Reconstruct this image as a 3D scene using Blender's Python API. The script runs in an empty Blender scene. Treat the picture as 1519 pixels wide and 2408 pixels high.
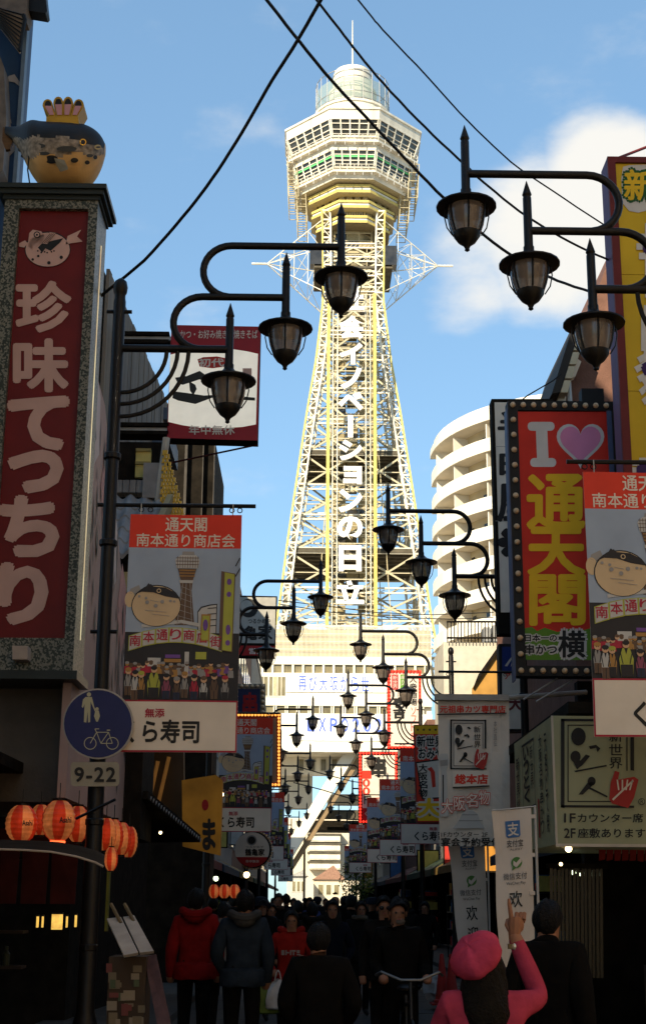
import bpy, math, random
from mathutils import Vector, Matrix
random.seed(7)
sc = bpy.context.scene
col = sc.collection
R = math.radians

# ---------------------------------------------------------------- camera
F, CX, CY = 3300.0, 759.5, 1204.0            # focal length and centre in pixels of a 1519 x 2408 view
PITCH, YAW, ROLL = R(15.48), R(0.65), R(0.38)
CAM = Vector((0, 0, 1.6))
c_f = Vector((math.sin(YAW)*math.cos(PITCH), math.cos(YAW)*math.cos(PITCH), math.sin(PITCH)))
c_r0 = Vector((math.cos(YAW), -math.sin(YAW), 0)); c_u0 = c_r0.cross(c_f)
c_r = c_r0*math.cos(ROLL) + c_u0*math.sin(ROLL)
c_u = c_u0*math.cos(ROLL) - c_r0*math.sin(ROLL)
cam = bpy.data.cameras.new('camera')
cam.sensor_fit = 'VERTICAL'; cam.sensor_height = 36.0; cam.lens = F/2408*36
cam.clip_start = 0.1; cam.clip_end = 5000
camo = bpy.data.objects.new('camera', cam); col.objects.link(camo)
camo.matrix_world = Matrix(((c_r.x, c_u.x, -c_f.x, CAM.x), (c_r.y, c_u.y, -c_f.y, CAM.y), (c_r.z, c_u.z, -c_f.z, CAM.z), (0, 0, 0, 1)))
sc.camera = camo

# ---------------------------------------------------------------- light and sky
SUN_EL, SUN_AZ = R(30), R(30)                # low winter sun behind the camera, a little to the left
to_sun = Vector((-math.sin(SUN_AZ)*math.cos(SUN_EL), -math.cos(SUN_AZ)*math.cos(SUN_EL), math.sin(SUN_EL)))
sl = bpy.data.lights.new('sun', 'SUN'); sl.energy = 3.8; sl.angle = R(0.5); sl.color = (1, 0.87, 0.64)
so = bpy.data.objects.new('sun', sl); col.objects.link(so)
so.rotation_euler = to_sun.to_track_quat('Z', 'Y').to_euler(); so.location = (-30, -50, 60)
sc.view_settings.view_transform = 'Standard'; sc.view_settings.look = 'None'
sc.view_settings.exposure = 1.15; sc.view_settings.gamma = 1.0; sc.view_settings.use_curve_mapping = False
w = bpy.data.worlds.new('World'); sc.world = w; w.use_nodes = True
nt = w.node_tree; N = nt.nodes; LK = nt.links; N.clear()
def nn(t, **k):
    n = N.new(t)
    for a, b in k.items(): setattr(n, a, b)
    return n
sky = nn('ShaderNodeTexSky', sky_type='NISHITA', sun_disc=False, sun_elevation=SUN_EL, sun_rotation=R(180)+SUN_AZ)
sky.air_density = 1.0; sky.dust_density = 0.4; sky.ozone_density = 2.0
gm = nn('ShaderNodeGamma'); gm.inputs[1].default_value = 0.55; LK.new(sky.outputs[0], gm.inputs[0])   # gamma flattens the sky's brightness range
hs = nn('ShaderNodeMix', data_type='RGBA', blend_type='MULTIPLY'); hs.inputs[0].default_value = 1; hs.inputs[7].default_value = (.73, 1.01, 1.20, 1)
LK.new(gm.outputs[0], hs.inputs[6])
tc = nn('ShaderNodeTexCoord')
def ray(x, y): return (c_f + c_r*((x-CX)/F) - c_u*((y-CY)/F))
n1 = nn('ShaderNodeTexNoise'); n1.inputs['Scale'].default_value = 9; n1.inputs['Detail'].default_value = 9; n1.inputs['Roughness'].default_value = 0.55
mp = nn('ShaderNodeMapping'); mp.inputs['Scale'].default_value = (1, 1, 2.1); mp.inputs['Location'].default_value = (0.37, 0.1, 0.4)
LK.new(tc.outputs['Generated'], mp.inputs[0]); LK.new(mp.outputs[0], n1.inputs['Vector'])
def blob(x, y, r0, r1, amp):                 # one cloud bank, placed by the direction it stands in
    d = ray(x, y).normalized()
    v = nn('ShaderNodeVectorMath', operation='DISTANCE'); v.inputs[1].default_value = d
    LK.new(tc.outputs['Generated'], v.inputs[0])
    m = nn('ShaderNodeMapRange', interpolation_type='SMOOTHSTEP')
    m.inputs[1].default_value = r0/F; m.inputs[2].default_value = r1/F; m.inputs[3].default_value = amp; m.inputs[4].default_value = 0
    LK.new(v.outputs['Value'], m.inputs[0]); return m.outputs[0]
acc = None
for b in ((1440, 440, 90, 230, .66), (1310, 560, 70, 290, .58), (1130, 620, 30, 220, .38), (1600, 520, 50, 280, .62), (1480, 120, 50, 330, .16), (500, 60, 50, 330, .10), (1700, 760, 60, 300, .3)):
    o = blob(*b)
    if acc is None: acc = o
    else:
        a = nn('ShaderNodeMath', operation='MAXIMUM'); LK.new(acc, a.inputs[0]); LK.new(o, a.inputs[1]); acc = a.outputs[0]
ad = nn('ShaderNodeMath', operation='ADD'); LK.new(acc, ad.inputs[0]); LK.new(n1.outputs['Fac'], ad.inputs[1])
rm = nn('ShaderNodeMapRange', interpolation_type='SMOOTHSTEP'); rm.inputs[1].default_value = 0.56; rm.inputs[2].default_value = 1.05
LK.new(ad.outputs[0], rm.inputs[0])
mx = nn('ShaderNodeMix', data_type='RGBA'); LK.new(rm.outputs[0], mx.inputs[0]); LK.new(hs.outputs[2], mx.inputs[6]); mx.inputs[7].default_value = (2.9, 2.85, 2.7, 1)
bg = nn('ShaderNodeBackground'); bg.inputs[1].default_value = 0.15
LK.new(mx.outputs[2], bg.inputs[0])
ow = nn('ShaderNodeOutputWorld'); LK.new(bg.outputs[0], ow.inputs[0])

# ---------------------------------------------------------------- pixel to place
def at(x, y, Y): d = ray(x, y); return CAM + d*(Y/d.y)
def atx(x, y, X): d = ray(x, y); return CAM + d*(X/d.x)
def atz(x, y, Z): d = ray(x, y); return CAM + d*((Z-1.6)/d.z)

# ---------------------------------------------------------------- materials
def S(r, g, b):
    f = lambda c: (c/255/12.92) if c <= 10 else ((c/255+0.055)/1.055)**2.4
    return (f(r), f(g), f(b))
MAT = {}
def mat(name, c, rough=.6, metal=0, var=.14, scale=5, bump=0, bscale=30, emit=0, alpha=1, streak=0, spec=None):
    if name in MAT: return MAT[name]
    m = bpy.data.materials.new(name); m.use_nodes = True; MAT[name] = m
    t = m.node_tree; b = t.nodes['Principled BSDF']
    b.inputs['Roughness'].default_value = rough; b.inputs['Metallic'].default_value = metal
    b.inputs['Specular IOR Level'].default_value = .22 if spec is None else spec
    tcn = t.nodes.new('ShaderNodeTexCoord'); no = t.nodes.new('ShaderNodeTexNoise')
    no.inputs['Scale'].default_value = scale; no.inputs['Detail'].default_value = 5
    if streak:
        mpn = t.nodes.new('ShaderNodeMapping'); mpn.inputs['Scale'].default_value = (1, 1, streak)
        t.links.new(tcn.outputs['Object'], mpn.inputs[0]); t.links.new(mpn.outputs[0], no.inputs['Vector'])
    else: t.links.new(tcn.outputs['Object'], no.inputs['Vector'])
    r = t.nodes.new('ShaderNodeMapRange'); r.inputs[1].default_value = .3; r.inputs[2].default_value = .7
    t.links.new(no.outputs['Fac'], r.inputs[0])
    mi = t.nodes.new('ShaderNodeMix'); mi.data_type = 'RGBA'
    mi.inputs[6].default_value = tuple(max(0, x*(1-var)) for x in c)+(1,)
    mi.inputs[7].default_value = tuple(min(1, x*(1+var*.7)) for x in c)+(1,)
    t.links.new(r.outputs[0], mi.inputs[0]); t.links.new(mi.outputs[2], b.inputs['Base Color'])
    if bump:
        n2 = t.nodes.new('ShaderNodeTexNoise'); n2.inputs['Scale'].default_value = bscale; n2.inputs['Detail'].default_value = 6
        t.links.new(tcn.outputs['Object'], n2.inputs['Vector'])
        bp = t.nodes.new('ShaderNodeBump'); bp.inputs['Strength'].default_value = bump; bp.inputs['Distance'].default_value = .02
        t.links.new(n2.outputs['Fac'], bp.inputs['Height']); t.links.new(bp.outputs[0], b.inputs['Normal'])
    if emit:
        b.inputs['Emission Strength'].default_value = emit; t.links.new(mi.outputs[2], b.inputs['Emission Color'])
    if alpha < 1: b.inputs['Alpha'].default_value = alpha
    return m
def speckle(name, c1, c2, scale=60, rough=.4):            # polished granite: light and dark grains
    if name in MAT: return MAT[name]
    m = mat(name, c1, rough, var=.3, scale=scale)
    t = m.node_tree; vo = t.nodes.new('ShaderNodeTexVoronoi'); vo.inputs['Scale'].default_value = scale
    tcn = [n for n in t.nodes if n.type == 'TEX_COORD'][0]; t.links.new(tcn.outputs['Object'], vo.inputs['Vector'])
    sp = t.nodes.new('ShaderNodeSeparateColor'); t.links.new(vo.outputs['Color'], sp.inputs[0])
    rr = t.nodes.new('ShaderNodeMapRange'); rr.inputs[1].default_value = .45; rr.inputs[2].default_value = .6; t.links.new(sp.outputs[0], rr.inputs[0])
    mi = t.nodes.new('ShaderNodeMix'); mi.data_type = 'RGBA'; mi.inputs[6].default_value = c1+(1,); mi.inputs[7].default_value = c2+(1,)
    t.links.new(rr.outputs[0], mi.inputs[0]); t.links.new(mi.outputs[2], t.nodes['Principled BSDF'].inputs['Base Color'])
    return m
def ink(name, c): return mat('ink_'+name, c, .55, var=.10, scale=3)
BLACKM = mat('black_paint', (.0065, .0052, .0042), .42, var=.35, scale=12, bump=.15, bscale=60, spec=.2)
DARK = mat('dark_wall', (.014, .011, .008), .85, var=.5, bump=.3, spec=.06)  # near-black; also holds the shade of shop interiors and lower walls
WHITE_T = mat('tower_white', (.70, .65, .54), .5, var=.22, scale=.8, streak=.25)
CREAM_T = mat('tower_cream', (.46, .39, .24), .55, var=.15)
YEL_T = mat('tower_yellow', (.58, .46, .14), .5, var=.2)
GLASS_D = mat('dark_glass', (.035, .032, .028), .08, var=.5, scale=1.2, spec=.7)
STEEL = mat('galvanised_steel', (.34, .33, .31), .5, .6, var=.15)
WHT = ink('white', (.64, .56, .47)); RED = ink('red', (.60, .035, .016)); BLK = ink('black', (.014, .013, .012))
CRIM = ink('crimson', (.34, .010, .010)); YEL = ink('yellow', (.80, .46, .012)); GRN = ink('green', (.10, .26, .02))

# ---------------------------------------------------------------- mesh builder
LOC = {}
class MB:
    def __init__(s): s.v = []; s.f = []; s.mi = []; s.ms = []
    def _m(s, m):
        if m not in s.ms: s.ms.append(m)
        return s.ms.index(m)
    def add(s, vs, fs, m):
        o = len(s.v); s.v += [Vector(x) for x in vs]; k = s._m(m)
        for f in fs: s.f.append([i+o for i in f]); s.mi.append(k)
        return s
    def face(s, pts, m): return s.add(pts, [list(range(len(pts)))], m)
    def obox(s, c, a, b, d, m):
        c, a, b, d = map(Vector, (c, a, b, d))
        vs = [c+a*i+b*j+d*k for k in (-1, 1) for j in (-1, 1) for i in (-1, 1)]
        return s.add(vs, [(0, 2, 3, 1), (4, 5, 7, 6), (0, 1, 5, 4), (2, 6, 7, 3), (0, 4, 6, 2), (1, 3, 7, 5)], m)
    def box(s, x0, x1, y0, y1, z0, z1, m):
        return s.obox(((x0+x1)/2, (y0+y1)/2, (z0+z1)/2), (abs(x1-x0)/2, 0, 0), (0, abs(y1-y0)/2, 0), (0, 0, abs(z1-z0)/2), m)
    def beam(s, p, q, w, h, m):
        p, q = Vector(p), Vector(q); d = q-p
        if d.length < 1e-6: return s
        z = Vector((0, 0, 1)) if abs(d.normalized().z) < .95 else Vector((0, 1, 0))
        a = d.cross(z).normalized(); b = a.cross(d).normalized()
        return s.obox((p+q)/2, d/2, a*w/2, b*h/2, m)
    def tube(s, pts, r, m, n=8, cap=True):
        pts = [Vector(p) for p in pts]; k = len(pts)
        rs = r if isinstance(r, (list, tuple)) else [r]*k
        t0 = (pts[1]-pts[0]).normalized()
        a = t0.cross(Vector((0, 0, 1)) if abs(t0.z) < .9 else Vector((0, 1, 0))).normalized()
        vs = []
        for i in range(k):
            t = (pts[min(i+1, k-1)]-pts[max(i-1, 0)]).normalized()
            a = (a - t*a.dot(t)).normalized(); b = t.cross(a)
            vs += [pts[i]+(a*math.cos(2*math.pi*j/n)+b*math.sin(2*math.pi*j/n))*rs[i] for j in range(n)]
        fs = [(i*n+j, i*n+(j+1) % n, (i+1)*n+(j+1) % n, (i+1)*n+j) for i in range(k-1) for j in range(n)]
        if cap: fs += [tuple(range(n))[::-1], tuple((k-1)*n+j for j in range(n))]
        return s.add(vs, fs, m)
    def lathe(s, prof, c, m, n=16, sx=1, sy=1, arc=None):
        c = Vector(c); vs = []
        for r, z in prof: vs += [c+Vector((r*sx*math.cos(2*math.pi*j/n), r*sy*math.sin(2*math.pi*j/n), z)) for j in range(n)]
        k = len(prof)
        fs = [(i*n+j, i*n+(j+1) % n, (i+1)*n+(j+1) % n, (i+1)*n+j) for i in range(k-1) for j in range(n)]
        fs += [tuple(range(n))[::-1], tuple((k-1)*n+j for j in range(n))]
        return s.add(vs, fs, m)
    def ball(s, c, r, m, n=8, k=6, sx=1, sy=1, sz=1):
        return s.lathe([(max(.001, r*math.sin(math.pi*i/k)), -r*sz*math.cos(math.pi*i/k)) for i in range(k+1)], c, m, n, sx, sy)
    def prism(s, pts, d, m, m2=None):
        pts = [Vector(p) for p in pts]; d = Vector(d); n = len(pts)
        s.add(pts, [tuple(range(n))], m); s.add([p+d for p in pts], [tuple(range(n))[::-1]], m2 or m)
        return s.add(pts+[p+d for p in pts], [(i, (i+1) % n, n+(i+1) % n, n+i) for i in range(n)], m2 or m)
    def build(s, name, parent=None, loc=None, smooth=False, world=True):
        o3 = Vector((0, 0, 0))
        if parent is not None and world: o3 = LOC[parent]
        elif loc is not None: o3 = Vector(loc)
        me = bpy.data.meshes.new(name)
        me.from_pydata([tuple(x-o3) for x in s.v], [], s.f)
        for m in s.ms: me.materials.append(m)
        me.polygons.foreach_set('material_index', s.mi)
        if smooth:
            me.polygons.foreach_set('use_smooth', [True]*len(s.f))
            try: me.set_sharp_from_angle(angle=R(38))
            except Exception: pass
        me.update()
        o = bpy.data.objects.new(name, me); col.objects.link(o)
        if parent is not None: o.parent = parent; LOC[o] = LOC[parent]
        elif loc is not None: o.location = loc; LOC[o] = Vector(loc)
        else: LOC[o] = Vector((0, 0, 0))
        return o
def tag(o, label, cat, group=None):
    o['label'] = label; o['category'] = cat
    if group: o['group'] = group
    return o
def thing(name, label, cat, loc=(0, 0, 0), group=None):
    o = bpy.data.objects.new(name, None); col.objects.link(o); o.location = loc; o.empty_display_size = .2
    LOC[o] = Vector(loc); return tag(o, label, cat, group)
def struct(o, kind='structure'): o['kind'] = kind; return o
def inst(mesh_obj, parent, loc, name=None, mats=None):    # another child with the same mesh, placed in world coordinates
    c = bpy.data.objects.new(name or mesh_obj.name.split('.')[0], mesh_obj.data); col.objects.link(c)
    c.parent = parent; c.location = Vector(loc)-LOC[parent]; return c
def copy_tree(o, parent=None):
    c = o.copy(); col.objects.link(c); c.parent = parent
    for ch in list(o.children): copy_tree(ch, c)
    return c

# ---------------------------------------------------------------- lettering
GL = {}
def glyphs(txt, bold=0, spacing=1.0, ls=1.0):
    k = (txt, bold, spacing, ls)
    if k in GL: return GL[k]
    cu = bpy.data.curves.new('t', 'FONT'); cu.body = txt; cu.size = 1; cu.align_x = 'CENTER'; cu.space_line = ls; cu.space_character = spacing
    cu.offset = bold; cu.resolution_u = 3; cu.dimensions = '2D'; cu.fill_mode = 'BOTH'
    o = bpy.data.objects.new('t', cu); me = o.to_mesh()
    vs = [(v.co.x, v.co.y) for v in me.vertices]; fs = [tuple(p.vertices) for p in me.polygons]
    o.to_mesh_clear(); bpy.data.objects.remove(o); bpy.data.curves.remove(cu)
    GL[k] = (vs, fs); return GL[k]
class Print(MB):                             # flat print on a plane: u to the right, v up, in metres
    def __init__(s, O, ux=(1, 0, 0), uz=(0, 0, 1), n=(0, -1, 0), warp=None, step=.003):
        MB.__init__(s); s.O = Vector(O); s.ux = Vector(ux).normalized(); s.uz = Vector(uz).normalized(); s.n = Vector(n).normalized(); s.warp = warp; s.step = step
    def P(s, u, v, l): return s.O+s.ux*u+s.uz*v+s.n*(l*s.step+(s.warp(u, v) if s.warp else 0))
    def poly(s, pts, m, l=1): return s.add([s.P(u, v, l) for u, v in pts], [list(range(len(pts)))], m)
    def rect(s, u0, u1, v0, v1, m, l=1, nu=None, nv=None):
        if s.warp: nu = nu or max(1, int(abs(u1-u0)/.15)); nv = nv or max(1, int(abs(v1-v0)/.15))
        else: nu = nv = 1
        vs = [s.P(u0+(u1-u0)*i/nu, v0+(v1-v0)*j/nv, l) for j in range(nv+1) for i in range(nu+1)]
        return s.add(vs, [(j*(nu+1)+i, j*(nu+1)+i+1, (j+1)*(nu+1)+i+1, (j+1)*(nu+1)+i) for j in range(nv) for i in range(nu)], m)
    def disc(s, u, v, r, m, l=1, ry=None, n=20, a0=0, a1=360):
        ry = ry or r; full = a1-a0 >= 360
        return s.poly([(u+r*math.cos(R(a0+(a1-a0)*i/(n if full else n-1))), v+ry*math.sin(R(a0+(a1-a0)*i/(n if full else n-1)))) for i in range(n)], m, l)
    def line(s, pts, wd, m, l=1):
        for (a, b), (c, d) in zip(pts, pts[1:]):
            L = math.hypot(c-a, d-b) or 1e-6; px, py = -(d-b)/L*wd/2, (c-a)/L*wd/2
            s.poly([(a-px, b-py), (c-px, d-py), (c+px, d+py), (a+px, b+py)], m, l)
        return s
    def text(s, txt, u0, u1, v0, v1, m, l=2, bold=0.0, out=None, om=None, spacing=1.0, ls=1.0, rot=0, thick=0):
        vs0, _ = glyphs(txt, 0, spacing, ls)
        x0 = min(v[0] for v in vs0); x1 = max(v[0] for v in vs0); y0 = min(v[1] for v in vs0); y1 = max(v[1] for v in vs0)
        sx = (u1-u0)/(x1-x0); sy = (v1-v0)/max(1e-6, y1-y0)
        if len(txt) == 1 and txt in 'ー-一':        # a lone stroke keeps its weight
            sy = sx; v0 = (v0+v1)/2-(y1-y0)*sy/2
        ca, sa = math.cos(rot), math.sin(rot); cu_, cv_ = (u0+u1)/2, (v0+v1)/2
        def go(b, mm, ll):
            vs, fs = glyphs(txt, 0, spacing, ls); q = .88*b
            offs = [(0, 0)] if b < .006 else [(q*math.cos(R(a)), q*math.sin(R(a))) for a in ((20, 110, 200, 290) if b < .03 else range(0, 360, 45))]
            for j, (ox, oy) in enumerate(offs):           # heavier weights: the strokes thickened all round
                pp = []
                for x, y in vs:
                    u = u0+(x+ox-x0)*sx-cu_; v = v0+(y+oy-y0)*sy-cv_
                    pp.append(s.P(cu_+u*ca-v*sa, cv_+u*sa+v*ca, ll+.04*j))
                s.add(pp, fs, mm)
        if out: go(bold+out, om, l)
        go(bold, m, l+(1 if out else 0)); return s
    def vtext(s, txt, u0, u1, v0, v1, m, gap=.08, **k):   # characters one above the other, each filling its cell
        n = len(txt); h = (v1-v0)/n
        for i, ch in enumerate(txt):
            if ch == ' ': continue
            s.text(ch, u0, u1, v1-(i+1)*h+h*gap/2, v1-i*h-h*gap/2, m, **k)
        return s
# ================================================================ ground
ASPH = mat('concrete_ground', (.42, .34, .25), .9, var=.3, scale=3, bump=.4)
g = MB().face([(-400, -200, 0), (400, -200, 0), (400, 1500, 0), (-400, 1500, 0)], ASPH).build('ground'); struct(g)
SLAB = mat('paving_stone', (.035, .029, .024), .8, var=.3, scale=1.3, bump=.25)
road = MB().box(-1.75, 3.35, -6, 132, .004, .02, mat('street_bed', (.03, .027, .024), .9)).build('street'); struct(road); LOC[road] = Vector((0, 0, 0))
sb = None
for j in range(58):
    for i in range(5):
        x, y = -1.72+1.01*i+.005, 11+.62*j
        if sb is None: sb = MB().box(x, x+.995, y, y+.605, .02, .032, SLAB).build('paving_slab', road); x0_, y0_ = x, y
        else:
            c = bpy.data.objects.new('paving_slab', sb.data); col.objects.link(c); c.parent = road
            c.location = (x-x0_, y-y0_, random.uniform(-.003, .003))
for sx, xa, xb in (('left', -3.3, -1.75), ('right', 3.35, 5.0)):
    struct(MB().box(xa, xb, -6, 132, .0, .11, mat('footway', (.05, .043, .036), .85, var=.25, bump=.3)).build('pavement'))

# ================================================================ the lattice tower
TX, TY = 5.06, 154.0
def solid_text(ch, O, wd, ht, depth, m, bold=0.0):
    vs, fs = glyphs(ch, bold); x0 = min(v[0] for v in vs); x1 = max(v[0] for v in vs); y0 = min(v[1] for v in vs); y1 = max(v[1] for v in vs)
    sx = wd/(x1-x0); sy = ht/max(1e-6, y1-y0)
    if ch == 'ー': pass
    b = MB(); O = Vector(O); F3 = [O+Vector(((x-x0)*sx-wd/2, 0, (y-y0)*sy-ht/2)) for x, y in vs]
    b.add(F3, fs, m); b.add([p+Vector((0, depth, 0)) for p in F3], fs, m)
    cnt = {}
    for f in fs:
        for i in range(len(f)):
            e = (f[i], f[(i+1) % len(f)]); k = tuple(sorted(e)); cnt[k] = cnt.get(k, 0)+1
    for (a, c), n_ in cnt.items():
        if n_ == 1: b.face([F3[a], F3[c], F3[c]+Vector((0, depth, 0)), F3[a]+Vector((0, depth, 0))], m)
    return b
tower = thing('lattice_tower', 'tall white steel lattice tower with a two storey octagonal observation deck and a spire', 'tower', (TX, TY, 0))
def octv(A, z, wr=.36):
    w_ = A*wr
    return [Vector((TX+x, TY+y, z)) for x, y in ((-w_, -A), (w_, -A), (A, -w_), (A, w_), (w_, A), (-w_, A), (-A, w_), (-A, -w_))]
def hz(y, A): return at(829, y, TY-A).z
def ring(b, A0, z0, A1, z1, m):
    p, q = octv(A0, z0), octv(A1, z1)
    for i in range(8): b.face([p[i], p[(i+1) % 8], q[(i+1) % 8], q[i]], m)
def disc_(b, A, z, m): b.face(octv(A, z), m)
zz = {k: hz(k, a) for k, a in ((257, 8.1), (279, 8.), (320, 7.4), (334, 7.6), (352, 7.1), (393, 6.6), (405, 6.8), (421, 6.2), (436, 5.2), (452, 5.2), (472, 4.75), (488, 4.75), (508, 4.2), (522, 4.2), (545, 3.7))}
b = MB(); ring(b, 8.1, zz[257], 8.0, zz[279], WHITE_T); disc_(b, 8.1, zz[257], WHITE_T)
ring(b, 7.95, zz[279]+.02, 7.25, zz[320]-.05, GLASS_D); ring(b, 8.25, zz[257], 8.25, zz[257]+.25, WHITE_T); ring(b, 8.25, zz[257], 8.1, zz[257], WHITE_T)
ring(b, 7.3, zz[320], 7.15, zz[334], WHITE_T); b.build('upper_storey', tower)
b = MB(); ring(b, 7.15, zz[334], 7.1, zz[352], WHITE_T); ring(b, 7.05, zz[352], 6.5, zz[393], GLASS_D); ring(b, 6.55, zz[393], 6.2, zz[421], WHITE_T); disc_(b, 6.2, zz[421], CREAM_T)
b.build('lower_storey', tower)
GREENB = mat('green_stripe', (.12, .5, .18), .5)
for nm, (za, Aa), (zb, Ab) in (('upper', (zz[279], 8.0), (zz[320], 7.32)), ('lower', (zz[352], 7.1), (zz[393], 6.57))):
    top, bot = octv(Aa+.04, za), octv(Ab+.04, zb)
    for i in range(8):
        fr = MB(); n_ = 5
        for k in range(n_+1):
            t = k/n_*.96+.02
            p = top[i].lerp(top[(i+1) % 8], t); q = bot[i].lerp(bot[(i+1) % 8], t); fr.beam(p, q, .16, .16, WHITE_T)
        for t in (0, .28, .62, 1):
            p = top[i].lerp(bot[i], t); q = top[(i+1) % 8].lerp(bot[(i+1) % 8], t); fr.beam(p, q, .1, .09 if t in (.28, .62) else .22, WHITE_T)
        f_ = fr.build('window_frame', tower)
        if nm == 'lower':
            p = top[i].lerp(bot[i], .38); q = top[(i+1) % 8].lerp(bot[(i+1) % 8], .38); MB().beam(p, q, .06, .22, GREENB).build('green_strip', f_)
# walkways with rails round both storeys
for A, z, cage in ((7.75, zz[334], 1), (6.95, zz[405], 1)):
    b = MB(); ring(b, A, z, A, z+.22, WHITE_T); ring(b, A-.9, z, A, z, WHITE_T); ring(b, A-.9, z+.22, A, z+.22, WHITE_T)
    for h in (.6, 1.0):
        v = octv(A-.03, z+h)
        for i in range(8): b.beam(v[i], v[(i+1) % 8], .06, .06, WHITE_T)
    v0, v1 = octv(A-.03, z+.2), octv(A-.03, z+1.0)
    for i in range(8):
        for k in range(6): b.beam(v0[i].lerp(v0[(i+1) % 8], k/6), v1[i].lerp(v1[(i+1) % 8], k/6), .06, .06, WHITE_T)
    lo, hi = octv(A+.02, z-.35), octv(A+.02, z)
    for i in range(8):
        for k in range(5): b.beam(hi[i].lerp(hi[(i+1) % 8], (k+.5)/5), lo[i].lerp(lo[(i+1) % 8], (k+.5)/5)-Vector((0, 0, .1)), .09, .09, STEEL)
    b.build('walkway', tower)
# hanging service cages on the flanks
for sx_ in (-1, 1):
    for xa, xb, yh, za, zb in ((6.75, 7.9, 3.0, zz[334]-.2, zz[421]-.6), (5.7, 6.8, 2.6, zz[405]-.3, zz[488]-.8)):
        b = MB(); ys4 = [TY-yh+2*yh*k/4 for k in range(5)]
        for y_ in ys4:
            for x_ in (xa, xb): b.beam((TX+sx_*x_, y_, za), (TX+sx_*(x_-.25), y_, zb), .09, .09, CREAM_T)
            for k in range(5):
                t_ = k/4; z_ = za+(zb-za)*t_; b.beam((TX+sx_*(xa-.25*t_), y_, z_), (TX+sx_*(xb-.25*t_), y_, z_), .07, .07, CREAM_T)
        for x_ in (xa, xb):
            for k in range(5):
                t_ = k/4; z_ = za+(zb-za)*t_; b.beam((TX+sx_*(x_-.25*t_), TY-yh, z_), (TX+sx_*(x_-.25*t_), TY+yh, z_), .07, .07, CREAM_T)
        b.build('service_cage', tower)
# yellow and white neon bands under the deck
for A, ya, yb in ((5.4, 433, 452), (4.95, 470, 488), (4.4, 506, 523)):
    za, zb = hz(ya, A), hz(yb, A); h = (za-zb)/3; b = MB()
    for k, m in enumerate((YEL_T, WHITE_T, YEL_T)):
        ring(b, A-.12*(k == 1), za-h*k, A-.12*(k == 1), za-h*(k+1), m)
    ring(b, A-1.1, za, A, za, YEL_T); ring(b, A-1.1, zb, A, zb, CREAM_T); b.build('neon_band', tower)
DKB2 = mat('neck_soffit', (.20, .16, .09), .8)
b = MB()
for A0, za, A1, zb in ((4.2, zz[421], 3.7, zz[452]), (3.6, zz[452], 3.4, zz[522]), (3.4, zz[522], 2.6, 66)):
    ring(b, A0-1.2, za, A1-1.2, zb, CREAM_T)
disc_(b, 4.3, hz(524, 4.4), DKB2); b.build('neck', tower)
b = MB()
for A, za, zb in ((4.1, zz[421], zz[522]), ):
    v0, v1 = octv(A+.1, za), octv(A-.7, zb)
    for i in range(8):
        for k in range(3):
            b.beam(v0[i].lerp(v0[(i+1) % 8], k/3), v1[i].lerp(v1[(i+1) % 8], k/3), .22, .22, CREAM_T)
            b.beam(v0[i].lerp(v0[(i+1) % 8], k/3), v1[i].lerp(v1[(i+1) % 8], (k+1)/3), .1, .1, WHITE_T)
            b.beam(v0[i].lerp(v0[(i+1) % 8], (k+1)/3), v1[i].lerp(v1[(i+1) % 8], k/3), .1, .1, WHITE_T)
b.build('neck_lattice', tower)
# roof: glass screen, plant drum, spire
zr = zz[257]+.25; b = MB()
b.lathe([(2.9, zr), (2.9, 97.6), (3.0, 97.6), (3.0, 97.95), (2.5, 97.95), (2.46, 100.3), (2.3, 100.85), (1.5, 101.35), (.3, 101.5)], (TX, TY, 0), WHITE_T, 28); b.build('roof_drum', tower, smooth=True)
for k in range(3): MB().lathe([(2.48, 98.4+k*.8), (2.53, 98.4+k*.8), (2.53, 98.5+k*.8), (2.48, 98.5+k*.8)], (TX, TY, 0), STEEL, 28).build('drum_band', tower)
MB().lathe([(4.6, zr), (4.6, 94.4), (4.75, 94.4), (4.75, 94.7), (3, 94.7)], (TX, TY, 0), WHITE_T, 24).build('roof_plinth', tower)
sg = MB(); GSC = mat('screen_glass', (.30, .37, .33), .1, alpha=.6, var=.05)
n_ = 24; RR = 4.5; zr2 = 94.7
for k in range(n_):
    a0, a1 = 2*math.pi*k/n_, 2*math.pi*(k+1)/n_
    p0 = Vector((TX+RR*math.cos(a0), TY+RR*math.sin(a0), zr2)); p1 = Vector((TX+RR*math.cos(a1), TY+RR*math.sin(a1), zr2))
    sg.beam(p0, p0+Vector((0, 0, 4.2)), .08, .08, STEEL)
    for h in (.3, 1.2, 4.15): sg.beam(p0+Vector((0, 0, h)), p1+Vector((0, 0, h)), .07, .07, STEEL)
    MB().face([p0+Vector((0, 0, .3)), p1+Vector((0, 0, .3)), p1+Vector((0, 0, 3.0)), p0+Vector((0, 0, 3.0))], GSC).build('glass_screen', tower)
sg.build('screen_frame', tower)
MB().tube([(TX, TY, 101.4), (TX, TY, 102.4), (TX, TY, 108.6)], [.16, .11, .05], WHITE_T, 8).build('spire', tower)
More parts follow.
